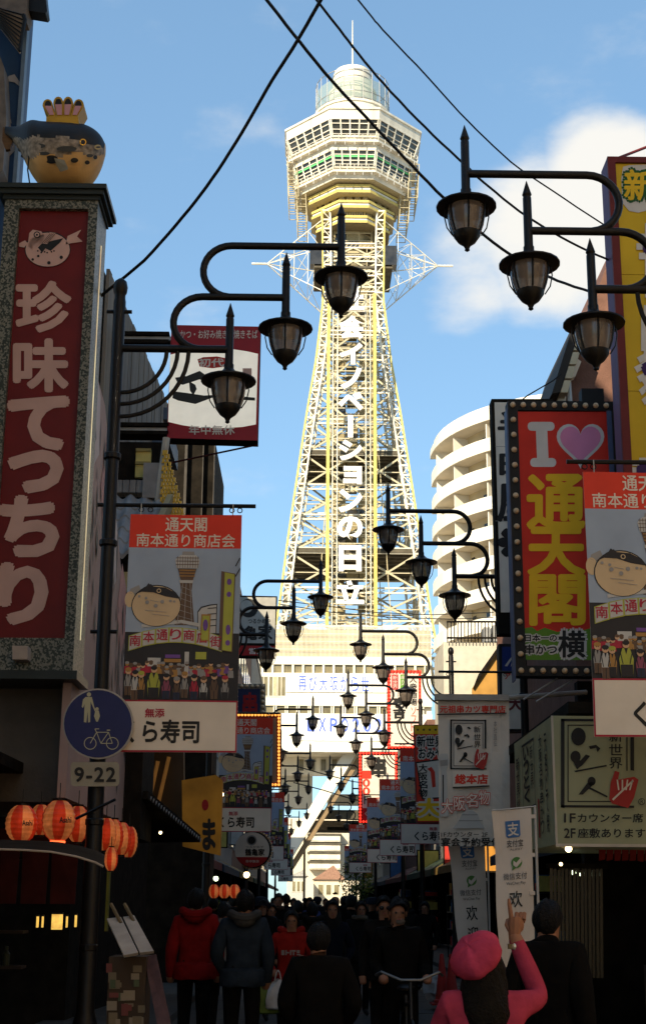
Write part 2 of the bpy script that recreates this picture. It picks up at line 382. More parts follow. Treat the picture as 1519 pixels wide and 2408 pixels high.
# legs
SP = ((82, 3.9), (79, 3.65), (69, 3.5), (61, 4.3), (54.5, 5.25), (49, 5.95), (39, 7.2), (32, 7.95), (26, 8.8), (11, 11.2))
def spread(z):
    for (z1, s1), (z0, s0) in zip(SP, SP[1:]):
        if z0 <= z <= z1: return s0+(s1-s0)*(z-z0)/(z1-z0)
    return SP[0][1] if z > 82 else SP[-1][1]
lv = [80.2-k*1.15 for k in range(60)]
for cx in (-1, 1):
    for cy in (-1, 1):
        b = MB(); W = .95
        def corner(z, i, j):
            s_ = spread(z); return Vector((TX+cx*(s_-i*W), TY+cy*(s_-j*W), z))
        for k in range(len(lv)-1):
            z0, z1 = lv[k], lv[k+1]
            for i in (0, 1):
                for j in (0, 1):
                    b.beam(corner(z0, i, j), corner(z1, i, j), .2, .2, YEL_T if (i, j) == (0, 0) else WHITE_T)
            b.beam(corner(z0, 0, 0), corner(z0, 1, 0), .1, .2, WHITE_T); b.beam(corner(z0, 0, 1), corner(z0, 1, 1), .1, .1, WHITE_T)
            b.beam(corner(z0, 0, 0), corner(z0, 0, 1), .1, .1, WHITE_T); b.beam(corner(z0, 1, 0), corner(z0, 1, 1), .1, .1, WHITE_T)
            i0 = k % 2
            b.beam(corner(z0, i0, 0), corner(z1, 1-i0, 0), .09, .09, WHITE_T); b.beam(corner(z0, 0, i0), corner(z1, 0, 1-i0), .09, .09, WHITE_T)
        b.build('leg', tower)
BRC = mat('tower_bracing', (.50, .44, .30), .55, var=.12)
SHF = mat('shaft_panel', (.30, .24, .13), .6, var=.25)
# face bracing, decks
ly = [at(829, y, 147).z for y in (548, 580, 614, 652, 700, 760, 822, 905, 983, 1060, 1145, 1219, 1300, 1396, 1475)]
decks = (9, 12)
for fi, (dx, dy) in enumerate(((0, -1), (1, 0), (0, 1), (-1, 0))):
    b = MB()
    def fp(t, z, ins=.4):
        s_ = spread(z)-ins; tx, ty = -dy, dx
        return Vector((TX+dx*s_+tx*t*s_, TY+dy*s_+ty*t*s_, z))
    for k, z in enumerate(ly):
        for dz in (0, .55): b.beam(fp(-1, z+dz), fp(1, z+dz), .2, .16, WHITE_T)
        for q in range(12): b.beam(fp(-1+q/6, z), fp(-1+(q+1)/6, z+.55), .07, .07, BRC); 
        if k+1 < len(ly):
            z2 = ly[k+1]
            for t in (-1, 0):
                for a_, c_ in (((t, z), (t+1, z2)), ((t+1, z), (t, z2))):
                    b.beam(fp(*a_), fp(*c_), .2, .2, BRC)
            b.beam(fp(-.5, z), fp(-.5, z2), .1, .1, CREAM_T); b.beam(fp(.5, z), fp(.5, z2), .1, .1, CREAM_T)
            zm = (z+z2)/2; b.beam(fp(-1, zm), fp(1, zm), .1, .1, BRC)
    b.build('face_bracing', tower)
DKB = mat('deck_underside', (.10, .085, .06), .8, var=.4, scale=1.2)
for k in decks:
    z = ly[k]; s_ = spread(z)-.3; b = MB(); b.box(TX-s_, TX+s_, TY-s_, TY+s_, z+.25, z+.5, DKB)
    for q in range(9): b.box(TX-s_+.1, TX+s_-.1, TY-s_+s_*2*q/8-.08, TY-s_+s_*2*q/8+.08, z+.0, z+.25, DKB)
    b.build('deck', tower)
# inner lift shaft
b = MB(); random.seed(3)
for k in range(53):
    z = 27+k*1.0+.04
    for cx in (-1, 1):
        for cy in (-1, 1): b.box(TX+cx*2.2-.12, TX+cx*2.2+.12, TY+cy*2.2-.12, TY+cy*2.2+.12, z-.04, z+.96, SHF)
    for q in range(3):
        if random.random() < .55: b.box(TX-2.1+q*1.42, TX-2.1+q*1.42+1.3, TY-2.2, TY-2.12, z, z+.9, SHF if random.random() < .6 else GLASS_D)
        if random.random() < .5: b.box(TX-2.1+q*1.42, TX-2.1+q*1.42+1.3, TY+2.1, TY+2.2, z, z+.9, SHF)
    b.beam((TX-2.2, TY-2.2, z), (TX+2.2, TY-2.2, z), .1, .1, BRC)
    for sx_ in (-1, 1):
        if random.random() < .6: b.box(TX+sx_*2.2-.04, TX+sx_*2.2+.04, TY-2, TY+2, z, z+.9, SHF)
        b.beam((TX+sx_*2.2, TY-2.2, z), (TX+sx_*2.2, TY+2.2, z+1), .1, .1, BRC)
b.build('lift_shaft', tower)
# wings either side of the neck
zt = 74.85
for sx_ in (-1, 1):
    ap = Vector((TX+sx_*10.2, TY-.3, zt)); tip = Vector((TX+sx_*12.0, TY-.3, zt)); b = MB(); b.tube([ap, tip], .13, WHITE_T, 6)
    roots = [Vector((TX+sx_*3.7, TY+dy, z)) for dy in (-3.2, 3.2) for z in (79.2, 75.5, 70.2)]
    for r_ in roots: b.beam(r_, ap, .09, .09, WHITE_T)
    for t in (.25, .5, .75):
        P_ = [r_.lerp(ap, t) for r_ in roots]
        for i, j in ((0, 1), (1, 2), (3, 4), (4, 5), (0, 3), (2, 5), (1, 4)): b.beam(P_[i], P_[j], .055, .055, WHITE_T)
        Q_ = [r_.lerp(ap, t-.25) for r_ in roots]
        for i, j in ((0, 1), (2, 1), (3, 4), (5, 4), (0, 3), (2, 5)): b.beam(P_[i], Q_[j], .05, .05, WHITE_T)
    b.build('wing', tower)
b = MB(); b.box(TX-4.6, TX+4.6, TY-3.4, TY+3.4, 73.0, 73.25, DKB)
for x_ in (-4.6, 4.6):
    for y_ in (-3.4, 0, 3.4): b.beam((TX+x_, TY+y_, 73.3), (TX+x_, TY+y_, 74.5), .1, .1, WHITE_T)
    b.beam((TX+x_, TY-3.4, 74.5), (TX+x_, TY+3.4, 74.5), .1, .1, WHITE_T)
for sx_ in (-1, 1): b.box(TX+sx_*4.3-.8, TX+sx_*4.3+.8, TY-3.6, TY-2.0, 73.35, 75.8, GLASS_D)
b.build('neck_platform', tower)
# the sign with the upright lettering
SY = 145.2; zs0, zs1 = at(826, 1476, SY).z, at(826, 690, SY).z
SXL, SXR = at(771, 1100, SY).x, at(882, 1100, SY).x
b = MB()
for x_, s_ in ((SXL, 1), (SXR, -1)):
    b.box(x_-.18, x_+.18, SY-.15, SY+.35, zs0, zs1, YEL_T)
    for d_ in (.5, 1.0): b.box(x_+s_*d_-.05, x_+s_*d_+.05, SY+.1, SY+.2, zs0, zs1, WHITE_T)
n_ = int((zs1-zs0)/1.3)
for k in range(n_+1):
    z = zs0+(zs1-zs0)*k/n_; b.box(SXL, SXR, SY+.22, SY+.34, z-.05, z+.05, BRC)
    if k < n_:
        z2 = zs0+(zs1-zs0)*(k+1)/n_
        for s0, s1 in ((SXL+.2, SXL+1.3), (SXR-1.3, SXR-.2)): b.beam((s0, SY+.3, z), (s1, SY+.3, z2), .05, .05, CREAM_T); b.beam((s1, SY+.3, z), (s0, SY+.3, z2), .05, .05, CREAM_T)
b.build('sign_frame', tower)
LET = mat('letter_white', (.85, .83, .80), .4, var=.03)
for ch, y0, y1, x0, x1 in (('社', 676, 730, 798, 856), ('会', 742, 796, 796, 858), ('イ', 806, 856, 798, 853), ('ノ', 864, 914, 800, 851), ('ベ', 922, 964, 795, 854), ('ー', 976, 1028, 818, 830), ('シ', 1034, 1082, 796, 852), ('ョ', 1096, 1138, 807, 851), ('ン', 1150, 1204, 795, 852), ('の', 1214, 1268, 793, 853), ('日', 1282, 1343, 796, 850), ('立', 1365, 1419, 790, 856)):
    p, q = at(x0, y1, SY-.4), at(x1, y0, SY-.4); bold = .045
    c = ((p.x+q.x)/2, SY-.4, (p.z+q.z)/2)
    if ch == 'ー': o = MB().box(p.x, q.x, SY-.4, SY-.1, p.z, q.z, LET)
    else: o = solid_text(ch, c, q.x-p.x, q.z-p.z, .3, LET, bold)
    o.build('letter', tower)

# ---------------------------------------------------------------- the white hall under the tower
BY = 142.0
hall = thing('tower_hall', 'broad white hall under the lattice tower with blue lettering across the street', 'building', (3, BY, 0))
TILE = mat('hall_white', (.76, .71, .60), .5, var=.16, scale=.7, streak=.2)
zf0, zf1 = at(829, 1545, BY).z, at(829, 1472, BY).z
def hx(x): return at(x, 1650, BY).x
def hzz(y): return at(790, y, BY).z
XL, XR = hx(560), hx(1015)
zb = hzz(1748)
b = MB()
for (xa, xb, za, zb_) in ((XL, XR, hzz(1545), hzz(1563)), (XL, XR, hzz(1583), hzz(1660)), (XL, XR, hzz(1678), zb)):
    b.box(xa, xb, BY, BY+.5, zb_, za, TILE)
b.box(XL, XR, BY+.55, BY+9, zb, hzz(1545), TILE); b.build('wall', hall)
PANEL = mat('hall_panel', (.80, .78, .74), .35, var=.03)
for ya, yb, xa, xb in ((1586, 1628, 672, 925), (1682, 1742, 690, 925)):      # the two lettered panels, built from square sheets
    n_ = 10
    for k in range(n_):
        x0_, x1_ = hx(xa)+(hx(xb)-hx(xa))*k/n_, hx(xa)+(hx(xb)-hx(xa))*(k+1)/n_
        MB().box(x0_+.015, x1_-.015, BY-.12, BY-.002, hzz(yb), hzz(ya), PANEL).build('panel', hall)
BLUE = mat('letter_blue', (.10, .16, .55), .4, var=.05)
for i, ch in enumerate('再び大阪から世'):
    x = 711+24.6*i; p = Print((hx(x), BY-.13, hzz(1608))); hw = (hx(720)-hx(702))/2; hh = (hzz(1590)-hzz(1624))/2
    p.text(ch, -hw, hw, -hh, hh, BLUE, 1, .012); p.build('letter', hall)
for i, ch in enumerate('EXPO202'):
    x = 732+26.2*i; p = Print((hx(x), BY-.13, hzz(1705))); hw = (hx(742)-hx(726))/2; hh = (hzz(1690)-hzz(1721))/2
    p.text(ch, -hw, hw, -hh, hh, BLUE, 1, .02); p.build('letter', hall)
WGL = mat('hall_glass', (.20, .17, .10), .15, var=.5, scale=.6)
for ya, yb, xs in ((1563, 1583, [570+24.1*k for k in range(18)]), (1660, 1678, [570+27*k for k in range(16)])):
    for x in xs:
        f_ = MB(); x0_, x1_ = hx(x), hx(x+19); z0_, z1_ = hzz(yb), hzz(ya)
        for (a0, a1, c0, c1) in ((hx(x-3), x0_, z0_, z1_), (x1_, hx(x+21.5), z0_, z1_)): f_.box(a0, a1, BY+.05, BY+.4, c0, c1, TILE)
        fo = f_.build('window_frame', hall); MB().box(x0_, x1_, BY+.25, BY+.3, z0_, z1_, WGL).build('pane', fo)
for x in (566, 588, 610, 632, 652):       # tall windows at the left end
    fo = MB().box(hx(x), hx(x+19), BY-.06, BY-.003, hzz(1640), hzz(1590), WHITE_T).build('window_frame', hall)
    for k, (u_, v_) in enumerate(((.0, .42), (.5, .95))):
        x0_ = hx(x)+(hx(x+19)-hx(x))*(.06+u_*.94); x1_ = hx(x)+(hx(x+19)-hx(x))*(.02+v_*.98)
        MB().box(x0_, x1_, BY-.09, BY-.064, hzz(1637), hzz(1593), WGL if (x+k) % 3 else CREAM_T).build('pane', fo)
fb = MB()
n_ = 150
for k in range(n_+1):
    x = XL+(XR-XL)*k/n_; fb.box(x-.03, x+.03, BY+.1, BY+.16, zf0, zf1, WHITE_T)
for k in range(5):
    z = zf0+(zf1-zf0)*k/4; fb.box(XL, XR, BY+.17, BY+.25, z-.06, z+.06, WHITE_T)
struct(fb.build('louvre_screen', hall), 'stuff')
MB().box(XL, XR, BY+.6, BY+.8, zf0, zf1-.3, mat('screen_back', (.55, .43, .2), .7, var=.2)).build('screen_backing', hall)
# underside, with cross beams, the sloping strut and the far rooms
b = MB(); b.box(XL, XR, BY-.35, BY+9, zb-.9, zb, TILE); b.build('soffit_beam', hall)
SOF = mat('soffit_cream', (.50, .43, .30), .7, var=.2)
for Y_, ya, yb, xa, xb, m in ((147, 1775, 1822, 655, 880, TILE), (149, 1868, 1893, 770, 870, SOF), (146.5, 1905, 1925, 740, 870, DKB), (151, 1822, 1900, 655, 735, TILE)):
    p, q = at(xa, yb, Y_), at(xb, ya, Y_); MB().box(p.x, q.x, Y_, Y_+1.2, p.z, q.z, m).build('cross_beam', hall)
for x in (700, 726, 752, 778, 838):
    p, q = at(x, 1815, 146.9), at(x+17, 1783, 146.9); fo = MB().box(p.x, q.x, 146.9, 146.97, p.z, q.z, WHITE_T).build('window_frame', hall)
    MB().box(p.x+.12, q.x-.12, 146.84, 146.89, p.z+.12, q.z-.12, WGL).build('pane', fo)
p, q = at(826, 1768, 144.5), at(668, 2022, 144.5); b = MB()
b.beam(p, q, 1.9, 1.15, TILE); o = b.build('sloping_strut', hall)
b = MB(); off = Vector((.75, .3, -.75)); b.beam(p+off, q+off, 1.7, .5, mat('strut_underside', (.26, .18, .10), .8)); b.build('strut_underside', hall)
for xs, ys in ((-6.0, 145.5), (-6.0, 150), (13.2, 145.5), (13.2, 150)):
    MB().box(TX+xs-4-.7+4*(xs > 0), TX+xs-4+.7+4*(xs > 0), ys-.7, ys+.7, 0, zb-.92, TILE).build('column', hall)
# dark canopy of the arcade on the far side of the arch
p, q = at(712, 1952, 150), at(858, 1930, 150)
cn = thing('arcade_canopy', 'black flat canopy spanning the far street beneath the tower', 'canopy', (p.x, 150, 0))
b = MB(); b.box(p.x, q.x, 150, 156, p.z, q.z, DARK); b.build('roof_slab', cn)
for x_ in (p.x+.2, q.x-.2):
    MB().box(x_-.12, x_+.12, 150.3, 150.6, 0, p.z, DARK).build('post', cn)

# ================================================================ curved white hotel, right
HC = Vector((27.2, 137.0)); RA, RB = 14.2, 15.5
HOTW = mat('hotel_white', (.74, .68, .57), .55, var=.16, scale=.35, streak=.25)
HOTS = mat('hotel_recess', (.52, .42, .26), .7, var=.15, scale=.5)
hotel = thing('hotel', 'white apartment hotel with curved facade and stacked rounded balconies behind the signs', 'building', (HC.x, HC.y, 0))
def hp(a, r=0.0): return Vector((HC.x+(RA+r)*math.cos(a), HC.y+(RB+r)*math.sin(a)))
A0_, A1_ = R(176), R(300); NS = 26
angs = [A0_+(A1_-A0_)*k/NS for k in range(NS+1)]
ztop = 46.8; FH = 2.86
def band(b, r0, r1, z0, z1, m, cap=True):
    for a, c in zip(angs, angs[1:]):
        p0, p1, q0, q1 = hp(a, r0), hp(c, r0), hp(a, r1), hp(c, r1)
        b.face([(q0.x, q0.y, z0), (q1.x, q1.y, z0), (q1.x, q1.y, z1), (q0.x, q0.y, z1)], m)
        b.face([(p0.x, p0.y, z0), (p1.x, p1.y, z0), (q1.x, q1.y, z0), (q0.x, q0.y, z0)], m)
        b.face([(p0.x, p0.y, z1), (p1.x, p1.y, z1), (q1.x, q1.y, z1), (q0.x, q0.y, z1)], m)
        if r0 > -1.2: b.face([(p0.x, p0.y, z0), (p1.x, p1.y, z0), (p1.x, p1.y, z1), (p0.x, p0.y, z1)], m)
    for a in (angs[0], angs[-1]):
        p0, q0 = hp(a, r0), hp(a, r1); b.face([(p0.x, p0.y, z0), (q0.x, q0.y, z0), (q0.x, q0.y, z1), (p0.x, p0.y, z1)], m)
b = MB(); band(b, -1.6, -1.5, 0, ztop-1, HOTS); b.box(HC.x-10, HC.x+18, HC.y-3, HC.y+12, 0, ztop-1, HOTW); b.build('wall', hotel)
b = MB(); band(b, -1.5, .45, ztop-1.2, ztop-.5, HOTW); band(b, -2, .1, ztop-.5, ztop+.35, HOTW); b.build('roof', hotel)
MB().lathe([(1.5, 0), (1.5, 4), (.6, 4.4)], (HC.x+2, HC.y-1, ztop), HOTW, 14).build('roof_tank', hotel)
fl = 0; z = ztop-1.2-FH
while z > 6:
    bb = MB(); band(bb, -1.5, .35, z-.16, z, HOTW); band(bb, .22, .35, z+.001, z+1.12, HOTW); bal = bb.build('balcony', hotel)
    for k in range(2, NS, 4):
        a = angs[k]; p0, q0 = hp(a, -1.5), hp(a, .1); t = (hp(a+.004)-hp(a)).normalized()*.06
        MB().prism([(p0.x-t.x, p0.y-t.y, z), (q0.x-t.x, q0.y-t.y, z), (q0.x+t.x, q0.y+t.y, z), (p0.x+t.x, p0.y+t.y, z)], (0, 0, FH-.2), HOTW).build('partition', bal)
    for k in range(0, NS, 4):
        a, c = angs[k]+.02, angs[min(k+3, NS)]-.02; p0, p1 = hp(a, -1.46), hp(c, -1.46)
        MB().prism([(p0.x, p0.y, z+.2), (p1.x, p1.y, z+.2), (p1.x, p1.y, z+2.1), (p0.x, p0.y, z+2.1)], (.02, -.04, 0), GLASS_D if (k+fl) % 3 else CREAM_T).build('window', bal)
    for k in range(1, NS, 4):
        a = angs[k]+.03; p0 = hp(a, -1.0); MB().obox((p0.x, p0.y, z+.34), (.38, 0, 0), (0, .15, 0), (0, 0, .3), STEEL).build('air_conditioner', bal)
    z -= FH; fl += 1

# ================================================================ far end of the street
FARW = mat('far_cream', (.66, .58, .44), .7, var=.12); 
ap = thing('apartment_block', 'cream apartment block with three white balconies seen far under the tower arch', 'building', (3, 215, 0))
p, q = at(675, 2110, 215), at(845, 1925, 215)
b = MB(); b.box(p.x, q.x, 215, 225, 0, q.z, FARW); b.build('wall', ap)
for ya in (1966, 1988, 2009, 2031):
    u, v = at(727, ya+13, 213.4), at(800, ya, 213.4)
    bl = MB().box(u.x, v.x, 213.5, 214.98, u.z, u.z+.15, WHITE_T).build('balcony', ap)
    MB().box(u.x, v.x, 213.4, 213.48, u.z+.15, u.z+1.0, WHITE_T).build('railing', bl)
    MB().box(u.x-.25, v.x+.2, 213.2, 214.98, v.z+.1, v.z+.35, DKB).build('awning', bl)
    for k in range(3):
        xx = u.x+(v.x-u.x)*(.12+.27*k); MB().box(xx, xx+(v.x-u.x)*.2, 214.92, 214.985, u.z+.3, v.z-.15, WGL).build('window', bl)
random.seed(11)
for nm, lb, x0, x1, ye, yr, Y_, mw, mr in (
        ('gabled_house', 'small cream house with reddish brown gable roof far under the arch', 735, 812, 2068, 2035, 200, FARW, (.30, .17, .12)),
        ('gabled_house', 'pale grey house with white lower wall left of the brown roofed house', 680, 725, 2060, 2046, 196, mat('far_grey', (.42, .42, .40), .8), (.36, .35, .33))):
    u, v = at(x0, ye, Y_), at(x1, yr, Y_); hs_ = thing(nm, lb, 'house', ((u.x+v.x)/2, Y_, 0), 'houses beyond the arch')
    MB().box(u.x+.2, v.x-.2, Y_, Y_+8, 0, u.z, mw).build('wall', hs_)
    xm = (u.x+v.x)/2+.6
    MB().prism([(u.x, Y_-.4, u.z), (v.x, Y_-.4, u.z), (xm, Y_-.4, v.z)], (0, 9, 0), mat('roof_'+lb[:9], mr, .8, var=.3)).build('roof', hs_)
    for k in range(3):
        xx = u.x+(v.x-u.x)*(.18+.24*k); wd = (v.x-u.x)*.14
        fo = MB().box(xx-.08, xx+wd+.08, Y_-.06, Y_-.002, u.z-2.1, u.z-.6, WHITE_T).build('window', hs_); MB().box(xx, xx+wd, Y_-.1, Y_-.064, u.z-2.0, u.z-.7, WGL).build('pane', fo)
# ================================================================ buildings along the street
def front_rect(xa, ya, xb, yb, Y):           # world x0,x1,z0,z1 of a picture rectangle standing at distance Y
    p, q = at(xa, yb, Y), at(xb, ya, Y); return p.x, q.x, p.z, q.z
PLAST = mat('plaster_grey', (.22, .20, .175), .85, var=.2, bump=.3, streak=.3)
BROWN = mat('brown_render', (.17, .085, .06), .8, var=.2, bump=.3)
BEIGE = mat('beige_render', (.55, .50, .41), .8, var=.12, bump=.2)
WOOD = mat('weathered_boards', (.20, .165, .125), .85, var=.3, scale=4, streak=.12)
AWN = [mat('awning_%d' % i, c, .8, var=.25) for i, c in enumerate(((.10, .02, .015), (.02, .03, .045), (.15, .09, .02), (.03, .045, .02)))]
SHOPL = mat('shop_lamp', (1, .55, .18), .5, emit=6, var=.02)
TUBEL = mat('tube_lamp', (.75, .95, .75), .5, emit=5, var=.02)
def street_building(name, label, side, X, Y0, Y1, H, wm, am, gz=3.0, deep=6):
    s = -1 if side == 'left' else 1; Xb = X+s*deep
    t = thing(name, label, 'building', (X, Y0, 0), 'buildings lining the street')
    b = MB(); b.box(X, Xb, Y0, Y1, gz, H, wm); b.box(X-s*.06, Xb, Y0-.06, Y1+.06, H, H+.35, wm); b.build('upper_wall', t)
    b = MB(); b.box(X+s*1.6, Xb, Y0, Y1, 0, gz-.003, DARK); b.box(X+s*.02, X+s*1.6, Y0, Y0+.25, 0, gz-.003, DARK); b.box(X+s*.02, X+s*1.6, Y1-.25, Y1, 0, gz-.003, DARK); b.build('shop_front', t)  # shade of the deep shop interior put into near-black boxes
    n_ = max(1, int((Y1-Y0)/2.6)); fz = gz+.9
    while fz+1.6 < H:
        for k in range(n_):
            y = Y0+(Y1-Y0)*(k+.5)/n_
            f_ = MB().box(X-s*.05, X-s*.001, y-.75, y+.75, fz-.06, fz+1.36, STEEL).build('window', t)
            MB().box(X-s*.075, X-s*.053, y-.68, y-.02, fz, fz+1.3, GLASS_D).build('pane', f_); MB().box(X-s*.075, X-s*.053, y+.02, y+.68, fz, fz+1.3, GLASS_D).build('pane', f_)
        fz += 2.9
    b = MB(); y0, y1 = Y0+.3, Y1-.3
    b.prism([(X-s*.02, y0, gz+.1), (X-s*1.0, y0, gz-.42), (X-s*1.0, y0, gz-.62), (X-s*.98, y0, gz-.62), (X-s*.02, y0, gz+.04)], (0, y1-y0, 0), am); b.build('awning', t)
    MB().box(X+s*.4, X+s*.9, Y0+1, Y1-1, gz-.12, gz-.04, DARK).build('lamp_rail', t)
    return t
# unseen blocks added for the light: left shades the street, right reflects warm sun
def block(label, x0, x1, y0, y1, H, m):
    t = thing('unseen_light_block', label, 'building', ((x0+x1)/2, y0, 0)); b = MB(); b.box(x0, x1, y0, y1, 0, H, m); b.box(x0-.1, x1+.1, y0-.1, y1+.1, H, H+.4, m); b.build('wall', t)
    xs = x1 if x1 < 0 else x0; s = 1 if x1 < 0 else -1
    for fz in range(4, int(H)-2, 3):
        for k in range(int((y1-y0)/3)):
            y = y0+1.5+3*k; f_ = MB().box(xs, xs+s*.06, y-.8, y+.8, fz, fz+1.5, STEEL).build('window', t); MB().box(xs+s*.062, xs+s*.09, y-.72, y+.72, fz+.08, fz+1.42, GLASS_D).build('pane', f_)
    return t
block('tall grey block added out of view on the left to shade the street', -12, -3.5, -3.5, 9.5, 17.5, BEIGE)

block('tall terracotta and cream block added out of view on the right to bounce warm light', 5.2, 14, -34, 8.0, 21, mat('bounce_cream', (.76, .54, .34), .8, var=.1))
# ---- left side, near
BLUEB = mat('blue_cladding', (.022, .055, .12), .5, var=.25, scale=2)
p = at(66, 100, 16.2); q = at(30, 430, 16.2)
bl = thing('blue_building', 'deep blue building front with painted white waves at the left edge', 'building', (-5, 16.2, 0))
XB = (p.x+q.x)/2
MB().box(-10, XB, 16.2, 16.6, 3.1, 15, BLUEB).build('wall', bl)
MB().box(XB-.01, XB+.04, 16.1, 16.24, 3.1, 15, mat('blue_edge', (.12, .17, .22), .5)).build('corner_trim', bl)
pr_ = Print((0, 16.19, 0)); WV = ink('wave_white', (.30, .28, .27))
for pts in ([(36, 305), (60, 298), (92, 345), (92, 355), (60, 330), (30, 325)], [(0, 465), (30, 455), (46, 480), (48, 495), (15, 480), (0, 490)], [(0, 600), (35, 585), (70, 560), (80, 585), (40, 625), (0, 640)]):
    pp = [at(x*.588+ (0), y*.588, 16.19) for x, y in pts]; pr_.poly([(v.x, v.z) for v in pp], WV, 2)
pr_.build('painted_wave', bl)
# fish figure hung on the blue front: body running out of the picture, fan tail with dark rays
FISH = mat('fish_skin', (.13, .10, .075), .6, var=.35, scale=6); FIN = mat('fish_fin', (.26, .19, .13), .6, var=.2)
fx = thing('fish_figure', 'large brown fish figure with a fanned fin at the upper left edge', 'sign', tuple(at(40, 60, 15.7)))
def atl(pts, Y): return [tuple(at(x, y, Y)) for x, y in pts]
b = MB(); b.prism(atl([(-60, -60), (66, -60), (65, 20), (58, 34), (-60, 20)], 15.6), (0, .35, 0), FISH)
b.prism(atl([(0, 130), (10, 155), (16, 280), (8, 400), (-20, 440), (-60, 440), (-60, 110)], 15.75), (0, .3, 0), FISH); b.build('body', fx)
MB().prism(atl([(0, 20), (58, 34), (60, 45), (48, 118), (46, 121), (0, 62)], 15.55), (0, .06, 0), FIN).build('fin', fx)
fin_t = [(0, 20+42*k/8) for k in range(9)]; fin_e = [(58-12*k/8, 36+84*k/8) for k in range(9)]
for a_, c_ in zip(fin_t, fin_e): MB().tube([at(*a_, 15.53), at(*c_, 15.53)], .012, BLACKM, 5).build('fin_ray', fx)
MB().tube([at(56, 34, 15.53), at(60, 46, 15.53), at(47, 120, 15.53)], .025, BLACKM, 6).build('fin_edge', fx)
MB().prism(atl([(66, -40), (105, -40), (112, 26), (108, 31), (66, 24)], 15.7), (0, .2, 0), BLACKM).build('tail', fx)

# dull front wall below the upright sign, and shop mouth with awning
x0, x1, z0, z1 = front_rect(0, 1560, 168, 1885, 13.6)
nw = thing('near_shop', 'dark eating house front with plain grey brown fascia under the granite sign', 'building', (x1, 13.6, 0))
MB().box(-9, x1, 13.6, 16.1, z0, z1+.9, mat('fascia_brown', (.085, .072, .058), .75, var=.15, bump=.2)).build('fascia', nw)
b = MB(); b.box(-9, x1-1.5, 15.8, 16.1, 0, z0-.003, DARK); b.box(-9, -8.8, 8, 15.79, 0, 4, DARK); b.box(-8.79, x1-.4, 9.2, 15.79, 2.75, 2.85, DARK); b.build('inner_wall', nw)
pts = [at(x, y, 9.6) for x, y in ((-40, 1996), (0, 1997), (60, 1999), (120, 2003), (180, 2014), (225, 2028), (244, 2038))]
awm = mat('awning_cloth', (.022, .016, .011), .9, var=.3, spec=.05); b = MB()
for a_, c_ in zip(pts, pts[1:]): b.face([a_, c_, c_+Vector((-.2, 1.5, .12)), a_+Vector((-.2, 1.5, .12))], awm)
b.build('awning', nw)
MB().tube(pts, .008, mat('awning_edge', (.3, .25, .2), .5), 6).build('awning_edge', nw)
gp = front_rect(246, 2040, 259, 2190, 14.5); MB().box(gp[0], gp[1], 14.5, 14.6, gp[2], gp[3], mat('olive_post', (.12, .13, .02), .6)).build('door_post', nw)
for x, y, wd, h in ((134, 2168, 26, 36), (88, 2168, 5, 26), (100, 2168, 4, 26), (157, 2168, 4, 26), (178, 2166, 5, 28)):
    r_ = front_rect(x-wd/2, y-h/2, x+wd/2, y+h/2, 15.4)
    t = thing('wall_lantern', 'small lit paper lamp in the dark doorway, %s' % {134: 'the widest, with dark marks', 88: 'leftmost sliver', 100: 'second sliver from the left', 157: 'sliver right of the widest', 178: 'rightmost sliver'}[x], 'lamp', ((r_[0]+r_[1])/2, 15.4, r_[2]), 'lamps in the dark doorway')
    MB().box(r_[0], r_[1], 15.4, 15.46, r_[2], r_[3], mat('paper_lamp', (1, .50, .10), .6, emit=.55, var=.5, scale=9)).build('shade', t); MB().box(r_[0]-.005, r_[1]+.005, 15.39, 15.47, r_[3], r_[3]+.02, BLACKM).build('cap', t)

# dim shelves and curtain inside the eating house
it = thing('shop_shelf', 'dim shelf of bottles and jars inside the dark eating house, lower left', 'shelf', (-3.6, 15.3, 0))
rq = random.Random(8)
for z in (.9, 1.25, 2.0): MB().box(-4.6, -2.9, 15.2, 15.5, z, z+.03, mat('shelf_wood', (.03, .018, .01), .7)).build('board', it)
for k in range(34):
    z = (.93, 1.28, 2.03)[k % 3]; x = -4.5+1.55*(k//3)/12; h = rq.uniform(.1, .26); MB().lathe([(.035, 0), (.04, h*.6), (.018, h*.75), (.018, h)], (x, 15.32, z), mat('jar_%d' % (k % 4), ((.05, .02, .01), (.03, .035, .02), (.07, .05, .03), (.08, .02, .015))[k % 4], .35), 10).build('bottle', it)
nr = thing('shop_curtain', 'dark red split curtain hanging in the doorway behind the lamp post', 'curtain', (-2.9, 14.9, 1.5))
for k in range(4): MB().prism([(-3.5+.3*k, 14.9, 2.3), (-3.22+.3*k, 14.9, 2.3), (-3.23+.3*k, 14.88, 1.55), (-3.49+.3*k, 14.92, 1.55)], (0, .01, 0), mat('noren_red', (.06, .008, .006), .8, var=.3)).build('flap', nr)
